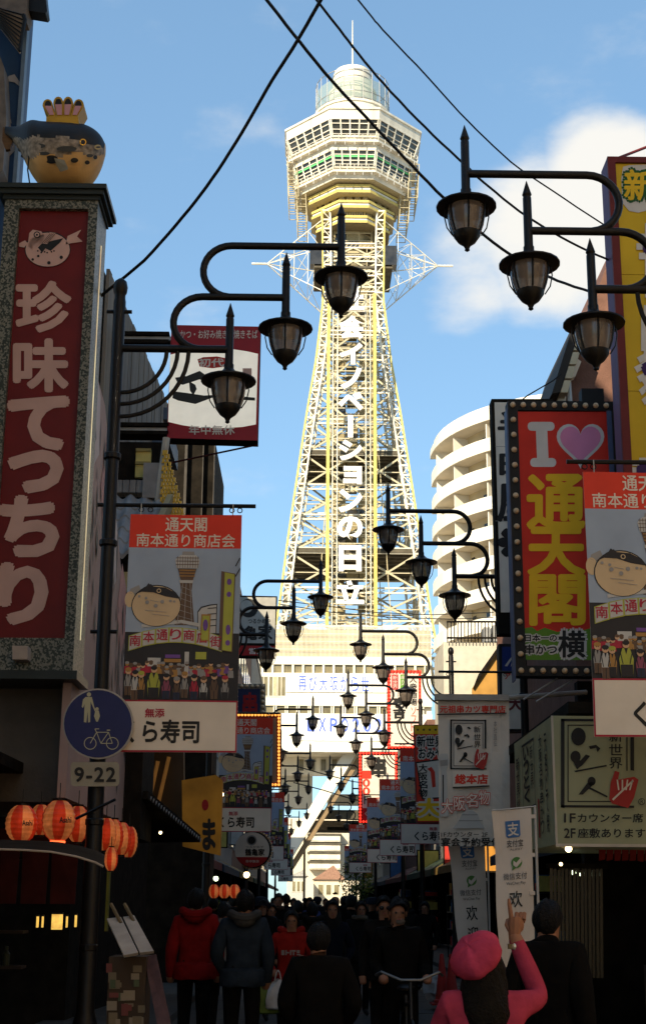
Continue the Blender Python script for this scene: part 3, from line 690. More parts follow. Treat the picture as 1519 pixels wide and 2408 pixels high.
# hoarding painted with pale brush work, in the plane of the frontage
XH = -2.2
def hy(x, y): v = atx(x, y, XH); return (v.y, v.z)
hd = thing('painted_hoarding', 'pinkish white hoarding with black brush streaks beside the nearest left lamp post', 'hoarding', (XH, 15, 2.5))
HO = mat('hoarding_pink', (.42, .27, .215), .7, var=.15, scale=1.0)
y0_, zb_ = hy(165, 1880); y1_, _ = hy(340, 1960); yt, zt_ = hy(240, 935)
MB().prism([(XH, y0_-.25, zb_), (XH, y1_, zb_), (XH, (y1_*.45+yt*.55)+.9, zb_+(zt_-zb_)*.45), (XH, yt+.25, zt_), (XH, y0_-.25, zt_+.2)], (-.08, 0, 0), HO).build('board', hd)
random.seed(5); pk3 = [Print((XH+.002, 0, 0), ux=(0, 1, 0), uz=(0, 0, 1), n=(1, 0, 0)) for _ in range(3)]; pk = pk3[0]; INK2 = ink('brush_grey', (.05, .042, .04)); PINK2 = ink('brush_pink', (.42, .16, .14)); LAV = ink('brush_pale', (.52, .40, .36))
for k in range(170):
    f_ = random.random(); z = zb_+.15+(zt_-zb_)*f_*.88; ymax = y1_-(y1_-yt-.2)*f_*1.0
    y = ymax-.10-random.random()**1.5*3.2; h = random.uniform(.12, .5)
    if y < y0_-.2: continue
    pk3[min(2, int(f_*3))].poly([(y, z), (y+random.uniform(.01, .04), z+h*.3), (y-.03, z+h), (y-random.uniform(.03, .09), z+h*.5)], INK2, 2)
for k in range(7):
    f_ = k/7; z = zb_+.4+(zt_-zb_)*f_*.8; y = y1_-(y1_-yt-.2)*f_-1.0-random.random()*.6
    pk3[min(2, int(f_*3))].poly([(y, z), (y+.45, z+.3), (y+.35, z+.9), (y-.1, z+1.1), (y-.35, z+.5)], PINK2 if k % 2 else LAV, 1)
[struct(k_.build('brush_strokes', hd), 'stuff') for k_ in pk3]

# weathered board wall rising behind the first lamp post
A_ = at(256, 632, 19.0); B_ = at(398, 958, 24.6)
wb = thing('board_clad_house', 'grey weathered board clad house wall rising behind the first left lamp post', 'building', (A_.x, 19, 0))
d_ = Vector((B_.x-A_.x, B_.y-A_.y, 0)); n_ = 26
for k in range(n_):
    u0, u1 = A_+(B_-A_)*(k/n_), A_+(B_-A_)*((k+1)/n_-.004)
    off = random.uniform(0, .02)
    pl = [Vector((u0.x+off, u0.y, 6)), Vector((u1.x+off, u1.y, 6)), Vector((u1.x+off, u1.y, u1.z)), Vector((u0.x+off, u0.y, u0.z))]
    MB().prism(pl, (-.05, 0, 0), WOOD).build('board', wb)
MB().prism([Vector((A_.x-.07, A_.y, 5)), Vector((B_.x-.07, B_.y, 5)), Vector((B_.x-.07, B_.y, B_.z-.02)), Vector((A_.x-.07, A_.y, A_.z-.02))], (-3.5, 0, 0), PLAST).build('wall', wb)
MB().prism([Vector((A_.x-.07, A_.y, 0)), Vector((B_.x-.07, B_.y, 0)), Vector((B_.x-.07, B_.y, 4.99)), Vector((A_.x-.07, A_.y, 4.99))], (-3.5, 0, 0), DARK).build('lower_wall', wb)  # deep shade at shop level put into the near-black colour
GRB = mat('slate_blue', (.09, .11, .14), .6, var=.2)
for ya, yb, xa, xb, Y_ in ((958, 985, 330, 400, 24.0), (1000, 1045, 285, 402, 23.0)):
    r_ = front_rect(xa, ya, xb, yb, Y_); MB().box(r_[0]-.4, r_[1], Y_, Y_+1.5, r_[2], r_[3], GRB).build('canopy', wb)

# old style house with a grey tile roof and a dark gable room
th = thing('tiled_house', 'old style house with wavy grey roof tiles and a yellow shutter', 'building', (-3, 17.5, 0))
r_ = front_rect(262, 1040, 372, 1180, 18.9); MB().box(r_[0]-2.5, r_[1]+.1, 18.9, 18.98, 4, r_[3], DARK).build('wall', th)
r2 = front_rect(318, 1057, 356, 1122, 18.8); sh = MB().box(r2[0], r2[1], 18.8, 18.86, r2[2], r2[3], mat('yellow_shutter', (.50, .40, .12), .6, var=.2)).build('shutter', th)
for v_ in (.5, .97): MB().box(r2[0], r2[1], 18.77, 18.799, r2[2]+(r2[3]-r2[2])*v_-.02, r2[2]+(r2[3]-r2[2])*v_+.02, mat('shutter_rail', (.25, .19, .06), .6)).build('rail', sh)
RT = mat('roof_tile_grey', (.24, .235, .23), .5, var=.3, scale=3)
rg = front_rect(258, 1118, 372, 1162, 18.6)
for k in range(7):
    x_ = rg[0]+(rg[1]-rg[0])*k/7; MB().box(x_+.005, x_+(rg[1]-rg[0])/7-.005, 18.5, 18.75, rg[2], rg[3]-.1, RT).build('ridge_tile', th)
MB().box(rg[1]-.18, rg[1]+.06, 18.4, 18.8, rg[2]-.1, rg[3]+.12, RT).build('ridge_end', th)
T0 = at(262, 1168, 18.5); T1 = at(408, 1168, 18.5); E0 = at(240, 1300, 17.2); E1 = at(352, 1300, 17.2)
NR, NC = 5, 4
def rp(u, v): return (T0.lerp(T1, u)).lerp(E0.lerp(E1, u), v)
for r0 in range(NR):
    for c0 in range(NC):
        b = MB(); v0, v1 = r0/NR, (r0+1)/NR+.02; K = 10; top = []; bot = []
        for k in range(K+1):
            u_ = (c0+k/K)/NC; dz = .034*math.sin(2*math.pi*k/K)
            top.append(rp(u_, v0)+Vector((0, 0, dz))); bot.append(rp(u_, v1)+Vector((0, 0, dz+.03)))
        for k in range(K):
            b.face([top[k], top[k+1], bot[k+1], bot[k]], RT); b.face([bot[k], bot[k+1], bot[k+1]-Vector((0, 0, .06)), bot[k]-Vector((0, 0, .06))], RT)
        b.build('roof_tile', th, smooth=True)
MB().beam(T1+Vector((0, 0, .05)), E1+Vector((0, 0, .05)), .08, .16, mat('verge_board', (.30, .24, .13), .7)).build('verge_board', th)
MB().prism([E0+Vector((0, .2, -.1)), E1+Vector((0, .2, -.1)), E1+Vector((0, .2, -3.5)), E0+Vector((0, .2, -3.5))], (0, 1.3, 0), DARK).build('lower_wall', th)
r3 = front_rect(285, 1345, 318, 1390, 17.3); MB().box(r3[0], r3[1], 17.3, 17.35, r3[2], r3[3], mat('pale_panel', (.35, .30, .16), .6)).build('panel', th)  # plain straw-coloured panel
# hanging gold bead curtain
GOLD = mat('gold_bead', (.55, .30, .04), .35, .6, var=.2)
gc = thing('gold_lattice', 'hanging gold lattice ornament between the tiled roof and the dark pier front', 'ornament', tuple(at(410, 1215, 18.3)))
rows = 17
for k in range(rows):
    y = 1062+k*9.2; xl, xr = 386-8*k/rows, 398+40*k/rows; m_ = max(2, int((xr-xl)/7)); b = MB()
    for j in range(m_):
        x = xl+(xr-xl)*(j+.5*(k % 2))/m_; p_ = at(x, y, 18.3); b.box(p_.x-.016, p_.x+.016, 18.29, 18.32, p_.z-.045, p_.z+.02, GOLD); b.box(p_.x-.03, p_.x+.03, 18.295, 18.315, p_.z-.052, p_.z-.042, GOLD)
    b.build('bead_row', gc)
WP = mat('worn_white_post', (.45, .41, .34), .7, var=.35, scale=3)
MB().tube([at(372, 1180, 18.4), at(392, 1030, 18.4)], .05, WP, 8).build('post', gc)
# dark front with upright piers
dp = thing('pier_front', 'black house front with grey upright piers seen under the red and white square sign', 'building', (-2.2, 27.5, 0))
r_ = front_rect(425, 1030, 505, 1420, 27.5); MB().box(r_[0]-2, r_[1], 27.6, 31, 0, r_[3], DARK).build('wall', dp)
for xa, xb in ((430, 437), (467, 481), (496, 505)):
    q_ = front_rect(xa, 1032, xb, 1420, 27.5); MB().box(q_[0], q_[1], 27.45, 27.59, q_[2], q_[3], mat('pier_grey', (.07, .06, .05), .8, var=.3)).build('pier', dp)

# ---- rows of houses further along
random.seed(21)
LB = [(31.5, 41, 11.0, PLAST), (41.3, 52, 14.0, BROWN), (52.4, 66, 15.0, PLAST), (66.5, 84, 16.0, mat('brick_dull', (.16, .08, .055), .85, var=.25)), (84.5, 108, 17.0, PLAST), (108.5, 132, 15, BROWN)]
LBL = ['grey shop house behind the second left banner', 'brown shop house behind the third left banner', 'grey shop house left, near the middle of the street', 'dull brick shop house left, past the middle of the street', 'tall grey shop house left, far down the street', 'brown shop house left, last before the tower']
for i, (y0, y1, H, m) in enumerate(LB): street_building('shop_house', LBL[i], 'left', -3.3, y0, y1, H, m, AWN[i % 4])
RB_ = [(36, 45, 7.2, BROWN), (45.4, 57, 7.8, PLAST), (57.4, 72, 8.4, BROWN), (72.4, 92, 9.0, PLAST), (92.5, 112, 9.5, BEIGE), (112.5, 132, 9.5, PLAST)]
RBL = ['brown low shop house right, behind the third right banner', 'grey low shop house right, behind the skewer sign', 'brown shop house right, near the middle of the street', 'grey shop house right, past the middle of the street', 'beige shop house right, far down the street', 'grey shop house right, last before the tower']
for i, (y0, y1, H, m) in enumerate(RB_): street_building('shop_house', RBL[i], 'right', 5.0, y0, y1, H, m, AWN[(i+2) % 4])

# ---- right side, near: brown house with eaves, beige house with roof terrace
bh = thing('brown_gable_house', 'brown rendered house with a white gable and slatted eaves behind the yellow sign', 'building', (5, 19.5, 0))
r_ = front_rect(1346, 690, 1800, 960, 19.5)
P0, P1 = at(1448, 560, 19.5), at(1326, 905, 19.5)
MB().prism([P0, P1, Vector((P1.x, P1.y, 3.0)), Vector((P0.x+4, P0.y, 3.0)), Vector((P0.x+4, P0.y, P0.z))], (0, 8, 0), BROWN).build('wall', bh)
e0, e1 = at(1348, 760, 19.0), at(1297, 925, 19.0)
EAV = mat('eave_cream', (.50, .42, .28), .7)
MB().prism([e0, e1, e1+Vector((.12, 0, .02)), e0+Vector((.12, 0, .02))], (0, 2.5, 0), mat('eave_dark', (.03, .025, .02), .7)).build('roof_edge', bh)
for k in range(5):
    c = e0.lerp(e1, .1+.2*k); d2 = (e1-e0)*.085; o2 = Vector((.12, -.004, 0)); MB().prism([c-d2+o2, c+d2+o2, c+d2+o2+Vector((.1, 0, 0)), c-d2+o2+Vector((.1, 0, 0))], (0, 2.3, 0), EAV).build('eave_board', bh)
MB().prism(atl([(1345, 835), (1366, 850), (1352, 885), (1328, 895), (1322, 888)], 19.2), (0, .15, 0), WHITE_T).build('gable_panel', bh)
MB().prism(atl([(1316, 905), (1330, 905), (1330, 950), (1310, 950)], 19.25), (0, .1, 0), WHITE_T).build('gable_panel', bh)
MB().tube([at(1336, 900, 19.1), at(1340, 960, 19.1)], .04, STEEL, 8).build('downpipe', bh)

bt = thing('terrace_house', 'beige rendered house with an orange flank and a railed roof terrace right of the tower', 'building', (5, 33.5, 0))
r_ = front_rect(1048, 1512, 1290, 1900, 33.5)
MB().box(r_[0], r_[1]+2, 33.5, 35.9, 4.6, r_[3], BEIGE).build('wall', bt)
MB().box(4.9, r_[1]+2, 33.6, 35.9, 0, 4.59, DARK).build('shop_front', bt)
MB().prism(atl([(1178, 1512), (1186, 1512), (1290, 1512), (1290, 1645), (1110, 1645), (1110, 1618)], 33.4), (0, .09, 0), mat('orange_flank', (.42, .22, .05), .7, var=.15)).build('flank', bt)
MB().prism(atl([(1125, 1585), (1185, 1500), (1189, 1504), (1112, 1618)], 33.3), (0, .1, 0), DARK).build('flank_edge', bt)
for y in (1462, 1500): MB().tube([at(1050, y, 33.4), at(1210, y, 33.4)], .025, DARK, 6).build('rail', bt)
for k in range(20): MB().tube([at(1052+8*k, 1462, 33.42), at(1052+8*k, 1512, 33.42)], .012, DARK, 4).build('baluster', bt)
for xa, xb, ya, yb in ((1138, 1152, 1475, 1510), (1160, 1200, 1470, 1510)): 
    q_ = front_rect(xa, ya, xb, yb, 34); MB().box(q_[0], q_[1], 34, 34.6, q_[2], q_[3], STEEL).build('roof_unit', bt)

# right-hand eating house below the corner sign: an open dark room
rs = thing('corner_eatery', 'dark open eating house under the pale green corner sign, lamps glowing inside', 'building', (5, 12.5, 0))
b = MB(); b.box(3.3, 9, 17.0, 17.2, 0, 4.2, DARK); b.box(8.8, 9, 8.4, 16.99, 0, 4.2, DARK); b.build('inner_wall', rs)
MB().box(2.3, 8.79, 12.3, 16.99, 3.2, 3.3, DARK).build('ceiling', rs)
MB().box(4.6, 8.7, 12.8, 16.9, 3.32, 6.5, BROWN).build('upper_wall', rs)
MB().box(3.4, 8.5, 14.2, 14.7, 0, 1.0, mat('counter_wood', (.06, .035, .02), .5)).build('counter', rs)
for k, (ya, yb) in enumerate(((22.5, 33), )):
    street_building('shop_house', 'plain dark shop house right, between the corner eatery and the beige house', 'right', 5.2, ya, yb, 6.2, BROWN, AWN[1])
sc_ = thing('reflection_strips', 'dim olive strips standing in for faint glass door reflections at the corner eatery', 'curtain', tuple(at(1340, 2150, 13.6)))
for k in range(14):  # glass door reflections built as solid olive strips
    x = 1292+9*k; MB().prism(atl([(x, 2040+4*(k % 3)), (x+7, 2040), (x+9, 2300), (x+2, 2300)], 13.6+.03*(k % 2)), (0, .006, 0), mat('reflection_olive', (.012, .0115, .004), .25, var=.5, scale=3)).build('strip', sc_)
MB().box(at(1285, 2040, 13.65).x, at(1425, 2040, 13.65).x, 13.58, 13.7, at(1300, 2042, 13.6).z, at(1300, 2030, 13.6).z, DARK).build('rail', sc_)
# ================================================================ lamp posts
SMOKE = mat('smoked_globe', (.12, .095, .078), .18, alpha=.86, var=.25, scale=9, spec=.6)
def make_post(s):                            # s = 1: arms reach right, s = -1: arms reach left
    t = thing('lamp_post', 'x', 'lamp post', (0, 0, 0), 'lamp posts along the street')
    V = lambda x, z, y=0: Vector((s*x, y, z))
    b = MB(); b.lathe([(.13, 0), (.13, .5), (.10, .62), (.075, .7), (.068, 2.9), (.062, 3.0), (.056, 6.9), (.05, 6.93), (.05, 6.97), (.062, 6.99), (.068, 7.04), (.055, 7.10), (.02, 7.13)], (0, 0, 0), BLACKM, 14); pole = b.build('pole', t, smooth=True)
    for z in (3.81, 6.80):
        MB().tube([(-.115, 0, z), (.115, 0, z)], .018, BLACKM, 6).build('pin', pole)
    for z in (1.2, 2.2, 4.6, 5.4): MB().lathe([(.07, -.03), (.078, -.02), (.078, .02), (.07, .03)], (0, 0, z), BLACKM, 14).build('collar', pole)
    def arc(cx, cz, r, a0, a1, n=14): return [V(cx+r*math.cos(R(a0+(a1-a0)*k/n)), cz+r*math.sin(R(a0+(a1-a0)*k/n))) for k in range(n+1)]
    MB().tube([V(.03, 6.44), V(1.02, 6.44)], .036, BLACKM, 10).build('arm', t, smooth=True)
    MB().tube([V(1.53, 6.96)]+arc(.76, 6.70, .26, 90, 265), .034, BLACKM, 10).build('arm', t, smooth=True)
    MB().tube([V(2.04, 7.48)]+arc(1.02, 7.22, .26, 90, 265), .034, BLACKM, 10).build('arm', t, smooth=True)
    for x, z in ((.45, 6.01), (.55, 5.90), (.65, 5.78)):
        rz = 6.42-z; rx = x-.05; MB().tube([V(.05+rx*math.sin(R(90*k/10)), 6.42-rz*math.cos(R(90*k/10))) for k in range(11)], .020, BLACKM, 8).build('bracket', t, smooth=True)
    for x, za in ((1.02, 6.44), (1.53, 6.96), (2.04, 7.48)):
        b = MB(); c = V(x, za)
        b.lathe([(.002, .46), (.04, .33), (.030, .31), (.036, .30), (.038, -.14), (.045, -.15), (.045, -.19), (.06, -.21), (.10, -.245), (.25, -.30), (.252, -.315), (.16, -.318)], c, BLACKM, 20)
        b.lathe([(.115, -.55), (.112, -.575), (.075, -.63), (.03, -.665), (.018, -.69), (.022, -.705), (.002, -.72)], c, BLACKM, 16)
        lamp = b.build('lantern', t, smooth=True)
        b = MB(); b.lathe([(.155, -.32), (.158, -.38), (.142, -.47), (.115, -.55)], c, SMOKE, 20); b.build('globe', lamp, smooth=True)
        b = MB()
        for k in range(6):
            a = R(60*k+30); dr = Vector((math.cos(a), math.sin(a), 0)); b.tube([c+dr*.16+Vector((0, 0, -.32)), c+dr*.163+Vector((0, 0, -.38)), c+dr*.147+Vector((0, 0, -.47)), c+dr*.118+Vector((0, 0, -.55))], .009, BLACKM, 5)
        for a in (0, 180):
            dr = Vector((math.cos(R(a)), math.sin(R(a)), 0)); b.tube([c+dr*.175+Vector((0, 0, -.32)), c+dr*.185+Vector((0, 0, -.40)), c+dr*.165+Vector((0, 0, -.50)), c+dr*.12+Vector((0, 0, -.57))], .006, BLACKM, 5)
        b.build('cage', lamp)
    MB().tube([V(-.11, 4.95), V(1.29, 4.95)], .019, BLACKM, 8).build('banner_rail', t)
    for x in (.28, .36, 1.08, 1.15):
        MB().tube([V(x+.022*math.cos(R(45*k)), 4.91+.022*math.sin(R(45*k))) for k in range(9)], .005, BLACKM, 5).build('ring', t)
    return t
lampL = make_post(1); lampR = make_post(-1)
ordn = ['nearest', 'second', 'third', 'fourth', 'fifth', 'sixth', 'seventh']
POST = {}
for side, tmpl, px, ys in (('left', lampL, -1.75, (12.0, 26.3, 45.0, 59.0, 73.0, 96.0)), ('right', lampR, 3.34, (10.6, 21.2, 31.4, 39.7, 47.0, 64.0, 89.0))):
    for i, Y in enumerate(ys):
        o = tmpl if i == 0 else copy_tree(tmpl)
        x = px-(.0018*(Y-12) if side == 'left' else .0035*(Y-10))
        if side == 'right' and Y > 80: x = px+.3
        o.location = (x, Y, 0.02); POST[side, i] = (x, Y)
        o['label'] = '%s black three lantern lamp post on the %s side of the street' % (ordn[i], side)

# ================================================================ banners hanging from the posts
SKYB = ink('banner_sky', (.27, .33, .42)); BRN = ink('banner_brown', (.11, .065, .04)); TAN = ink('banner_tan', (.50, .37, .22)); DKN = ink('banner_dark', (.022, .02, .022)); PUR = ink('purple', (.14, .06, .24)); OLV = ink('olive', (.33, .34, .05)); GRY = ink('grey', (.25, .24, .23)); LGR = ink('light_grey', (.42, .41, .39)); PINKC = ink('plum', (.24, .06, .10)); OCH = ink('ochre', (.34, .18, .05)); SKIN_I = ink('face', (.55, .34, .2))
BAN = ink('banner_red', (.58, .036, .014)); BANW = ink('banner_white', (.62, .55, .46)); CRM = ink('panel_crimson', (.33, .02, .04))
NVY = ink('banner_navy', (.02, .025, .05))
BW, BH = .98, 2.08
def make_banner(right):
    t = thing('hanging_banner', 'x', 'banner', (0, 0, 0), 'tower picture banners on the lamp posts')
    wp = lambda u, v: .018*math.sin(2.6*u+1.7*v)+.014*math.sin(1.6*v-.9)+.012*max(0, v-1.75)*math.sin(9*u)
    K = BW/265.0; KV = BH/560.0
    U = lambda x: (x-310)*K; Vv = lambda y: (1775-y)*KV
    c = Print((0, 0, 0), warp=wp); c.rect(0, BW, 0, BH, BANW, 0, 7, 14); c.rect(0, BW, 0, BH, BANW, -2, 7, 14); c.build('cloth', t)
    p = Print((0, 0, 0), warp=wp); 
    def poly(pts, m, l): p.poly([(U(x), Vv(y)) for x, y in pts], m, l)
    def tx(s_, x0, x1, y0, y1, m, l=2, **k): p.text(s_, U(x0), U(x1), Vv(y1), Vv(y0), m, l, **k)
    p.rect(0, BW, Vv(1297), BH, BAN, 1)
    tx('通天閣', 394, 492, 1222, 1256, BANW, bold=.015); tx('南本通り商店会', 327, 560, 1262, 1294, BANW, bold=.012)
    p.rect(0, BW, Vv(1500), Vv(1297), SKYB, 1)
    p.rect(0, BW, Vv(1657), Vv(1500), DKN, 1)
    # tower picture
    poly([(437, 1305), (464, 1305), (466, 1316), (435, 1316)], GRY, 2); poly([(432, 1314), (469, 1314), (478, 1326), (474, 1346), (424, 1346), (420, 1326)], LGR, 3)
    for y in (1321, 1329, 1337): p.line([(U(422), Vv(y)), (U(476), Vv(y))], .005, BRN, 4)
    for x in range(426, 476, 6): p.line([(U(x), Vv(1317)), (U(x), Vv(1345))], .004, BRN, 4)
    poly([(427, 1347), (471, 1347), (463, 1376), (435, 1376)], BRN, 3)
    for y in (1351, 1358, 1365): p.line([(U(431), Vv(y)), (U(468), Vv(y))], .008, OCH, 4)
    poly([(433, 1376), (463, 1376), (461, 1400), (470, 1482), (424, 1482), (436, 1400)], BRN, 2); poly([(431, 1375), (465, 1375), (463, 1382), (433, 1382)], LGR, 4)
    for x0_, x1_ in ((440, 430), (448, 446), (457, 464)): p.line([(U(x0_), Vv(1382)), (U(x1_), Vv(1482))], .006, GRY, 3)
    for y in range(1390, 1480, 14): p.line([(U(437-(y-1390)*.1), Vv(y)), (U(461+(y-1390)*.08), Vv(y+10))], .004, GRY, 3)
    # round fish picture
    poly([(318, 1398), (338, 1388), (344, 1404), (330, 1412), (316, 1408)], GRY, 2); p.disc(U(318), Vv(1423), .045, TAN, 2, .07)
    p.disc(U(380), Vv(1437), .215, DKN, 3, .185, 28); p.disc(U(380), Vv(1438), .207, TAN, 4, .178, 28)
    poly([(328, 1412), (350, 1394), (366, 1386), (372, 1392), (400, 1394), (424, 1406), (432, 1420), (400, 1415), (372, 1406), (345, 1405)], DKN, 5); poly([(352, 1396), (360, 1384), (370, 1393)], DKN, 5)
    p.disc(U(385), Vv(1402), .02, TAN, 6); p.disc(U(385), Vv(1402), .012, DKN, 7)
    for x, y, r_ in ((359, 1430, .017), (379, 1438, .017), (394, 1428, .017), (413, 1426, .012), (422, 1427, .01), (340, 1416, .012), (356, 1420, .012)): p.disc(U(x), Vv(y), r_, GRY, 6)
    for y, a_, c_ in ((1425, 365, 385), (1449, 355, 405), (1458, 372, 412)): p.line([(U(a_), Vv(y)), (U(c_), Vv(y+4))], .004, GRY, 6)
    # round building, yellow uprights
    poly([(478, 1500), (476, 1450), (484, 1438), (505, 1432), (522, 1430), (522, 1500)], DKN, 2); poly([(480, 1500), (478, 1452), (486, 1441), (506, 1435), (520, 1433), (520, 1500)], LGR, 3)
    for y in (1442, 1456, 1470, 1484): p.line([(U(500), Vv(y)), (U(520), Vv(y-2))], .008, DKN, 4)
    poly([(486, 1456), (508, 1456), (506, 1520), (484, 1520)], OCH, 5); poly([(489, 1460), (505, 1460), (503, 1517), (487, 1517)], OLV, 6); p.disc(U(496), Vv(1482), .022, PUR, 7, .05)
    poly([(530, 1352), (563, 1358), (560, 1545), (528, 1540)], BRN, 4); poly([(538, 1355), (561, 1360), (558, 1543), (536, 1540)], OLV, 5)
    for y, ry in ((1378, .028), (1408, .024), (1492, .045), (1523, .024)): p.disc(U(549), Vv(y), .02, PUR, 6, ry)
    p.line([(U(563), Vv(1340)), (U(573), Vv(1320))], .01, DKN, 3); p.line([(U(563), Vv(1365)), (U(574), Vv(1345))], .01, DKN, 3)
    # gate with its lettering
    ar = lambda x: 1505+22*((x-428)/110)**2
    n_ = 7
    for k, ch in enumerate('南本通り商店街'):
        xa, xb = 320+k*31, 320+(k+1)*31-3
        poly([(xa-1, ar(xa)-17), (xb+2, ar(xb)-17), (xb+2, ar(xb)+19), (xa-1, ar(xa)+19)], OLV, 3); poly([(xa+1, ar(xa)-15), (xb, ar(xb)-15), (xb, ar(xb)+17), (xa+1, ar(xa)+17)], LGR, 4)
        tx(ch, xa+2, xb-1, ar((xa+xb)/2)-13, ar((xa+xb)/2)+12, CRM, 5, bold=.02)
    poly([(348, 1482), (440, 1470), (506, 1482), (506, 1490), (440, 1478), (348, 1490)], LGR, 3)
    poly([(365, 1560), (395, 1560), (395, 1580), (365, 1580)], LGR, 3); poly([(405, 1552), (440, 1552), (440, 1560), (405, 1560)], PUR, 3); poly([(403, 1562), (442, 1562), (442, 1570), (403, 1570)], OCH, 3)
    poly([(450, 1545), (460, 1545), (460, 1600), (450, 1600)], LGR, 3); poly([(475, 1545), (500, 1545), (500, 1562), (475, 1562)], OLV, 3)
    # a row of shoppers
    rr_ = random.Random(3)
    for x, y in [(318+9.2*k, 1578+rr_.uniform(-6, 6)) for k in range(27)]:      # people further back in the picture
        p.disc(U(x), Vv(y), .017, rr_.choice((SKIN_I, OCH, BRN)), 3); p.disc(U(x), Vv(y-3), .018, rr_.choice((DKN, BRN, GRY)), 3.5, .012); poly([(x-6, y+5), (x+6, y+5), (x+7, y+22), (x-7, y+22)], rr_.choice((GRY, BRN, PUR, CRM, OCH)), 2.5)
    for x, y, hb, m, hm, wd in ((322, 1592, 55, GRY, OCH, 9), (338, 1598, 60, LGR, DKN, 10), (352, 1600, 55, OCH, OLV, 9), (381, 1588, 66, OLV, DKN, 15), (410, 1605, 50, PINKC, DKN, 10), (434, 1612, 45, BRN, GRY, 9), (452, 1600, 52, GRY, OCH, 9), (474, 1606, 50, CRM, DKN, 10), (496, 1610, 46, LGR, BRN, 9), (520, 1602, 52, BRN, DKN, 10), (545, 1608, 48, GRY, CRM, 9)):
        poly([(x-wd*.5, y+7), (x+wd*.5, y+7), (x+wd, y+hb*.45), (x+wd*.8, y+hb), (x-wd*.8, y+hb), (x-wd, y+hb*.45)], m, 5)
        p.disc(U(x), Vv(y), .026, SKIN_I, 6); p.disc(U(x), Vv(y-4), .027, hm, 7, .018); p.disc(U(x-2), Vv(y+1), .003, DKN, 8); p.disc(U(x+2), Vv(y+1), .003, DKN, 8)
        p.line([(U(x-wd*.8), Vv(y+hb*.25)), (U(x-wd*.5), Vv(y+hb*.6))], .006, DKN, 6); p.line([(U(x+wd*.8), Vv(y+hb*.25)), (U(x+wd*.45), Vv(y+hb*.6))], .006, DKN, 6); p.line([(U(x), Vv(y+hb*.65)), (U(x), Vv(y+hb))], .006, DKN, 6); poly([(x-wd*.25, y+7), (x+wd*.25, y+7), (x, y+hb*.3)], DKN if m is not DKN else LGR, 6)
        poly([(x-wd*.85, y+hb*.62), (x+wd*.85, y+hb*.62), (x+wd*.8, y+hb), (x-wd*.8, y+hb)], rr_.choice((DKN, NVY, BRN)), 5.5)
    # white panel below
    p.rect(0, BW, Vv(1775), Vv(1657), CRM, 3); p.rect(.012, BW-.012, Vv(1771), Vv(1661), BANW, 4)
    ox = 85 if right else 0
    if right: tx('無添', 480, 525, 1677, 1697, CRM, 5, bold=.03); tx('くら寿司', 392, 568, 1703, 1754, BLK, 5, bold=.03)
    else: tx('無添', 364, 408, 1677, 1697, CRM, 5, bold=.03); tx('くら寿司', 316, 488, 1703, 1754, BLK, 5, bold=.03)
    p.build('print', t)
    b = MB()
    for u in (.09, .90): b.tube([(u, 0, BH-.03), (u, 0, BH+.10)], .005, STEEL, 5)
    b.build('hook', t); return t
bnL = make_banner(False); bnR = make_banner(True); uL = uR = False
for (side, i), (x, Y) in POST.items():
    if (side, i) in (('right', 1),): continue
    if side == 'left':
        o = bnL if not uL else copy_tree(bnL); uL = True; o.location = (x+.19, Y-.02, 2.80)
    else:
        o = bnR if not uR else copy_tree(bnR); uR = True; o.location = (x-1.17, Y-.02, 2.80)
    o['label'] = 'red topped tower picture banner hanging from the %s lamp post on the %s' % (ordn[i], side)

# ================================================================ signs
class PP(Print):                             # print addressed by where it shows in the photograph, on the plane at distance Y
    def __init__(s, Y, step=.003): Print.__init__(s, (0, 0, 0), step=step); s.Y = Y
    def P(s, u, v, l): return at(u, -v, s.Y-l*s.step)
    def T(s, ch, x0, x1, y0, y1, m, l=2, **k): return s.text(ch, x0, x1, -y1, -y0, m, l, **k)
    def R(s, x0, x1, y0, y1, m, l=1): return s.poly([(x0, -y0), (x1, -y0), (x1, -y1), (x0, -y1)], m, l)
    def G(s, pts, m, l=1): return s.poly([(x, -y) for x, y in pts], m, l)
    def D(s, x, y, r, m, l=1, ry=None, **k): return s.disc(x, -y, r, m, l, ry, **k)
    def L(s, pts, w_, m, l=1): return s.line([(x, -y) for x, y in pts], w_, m, l)
    def VT(s, t, x0, x1, y0, y1, m, **k): return s.vtext(t, x0, x1, -y1, -y0, m, **k)
def quadbox(pts, Y, depth, m, m2=None): return MB().prism(atl(pts, Y), (0, depth, 0), m, m2)
def rectpts(x0, y0, x1, y1): return [(x0, y0), (x1, y0), (x1, y1), (x0, y1)]
GRAN = speckle('green_granite', (.03, .036, .026), (.17, .16, .125), 62)

# ---- upright granite sign
PS = 13.0
ps = thing('granite_sign', 'tall upright granite framed sign with a red panel and pale rounded lettering', 'sign', tuple(at(110, 1590, PS)))
fo = [(18, 482), (226, 482), (192, 1505), (168, 1585), (-60, 1585), (-22, 482)]
b = MB(); A = at(3, 500, PS); x0 = at(-26, 1000, PS).x; x1 = at(203, 1000, PS).x; z0, z1 = at(100, 1578, PS).z, at(100, 470, PS).z
rp0, rp1 = at(10, 1000, PS).x, at(181, 1000, PS).x; rz0, rz1 = at(80, 1500, PS).z, at(120, 490, PS).z
for (a_, c_, d_, e_) in ((x0, rp0, z0, z1), (rp1, x1, z0, z1), (rp0, rp1, z0, rz0), (rp0, rp1, rz1, z1)): b.box(a_, c_, PS, PS+.62, d_, e_, GRAN)
b.build('granite_frame', ps)
MB().box(rp0+.002, rp1-.002, PS+.06, PS+.5, rz0+.002, rz1-.002, mat('sign_red', (.13, .008, .006), .5, var=.15, scale=4)).build('panel', ps)
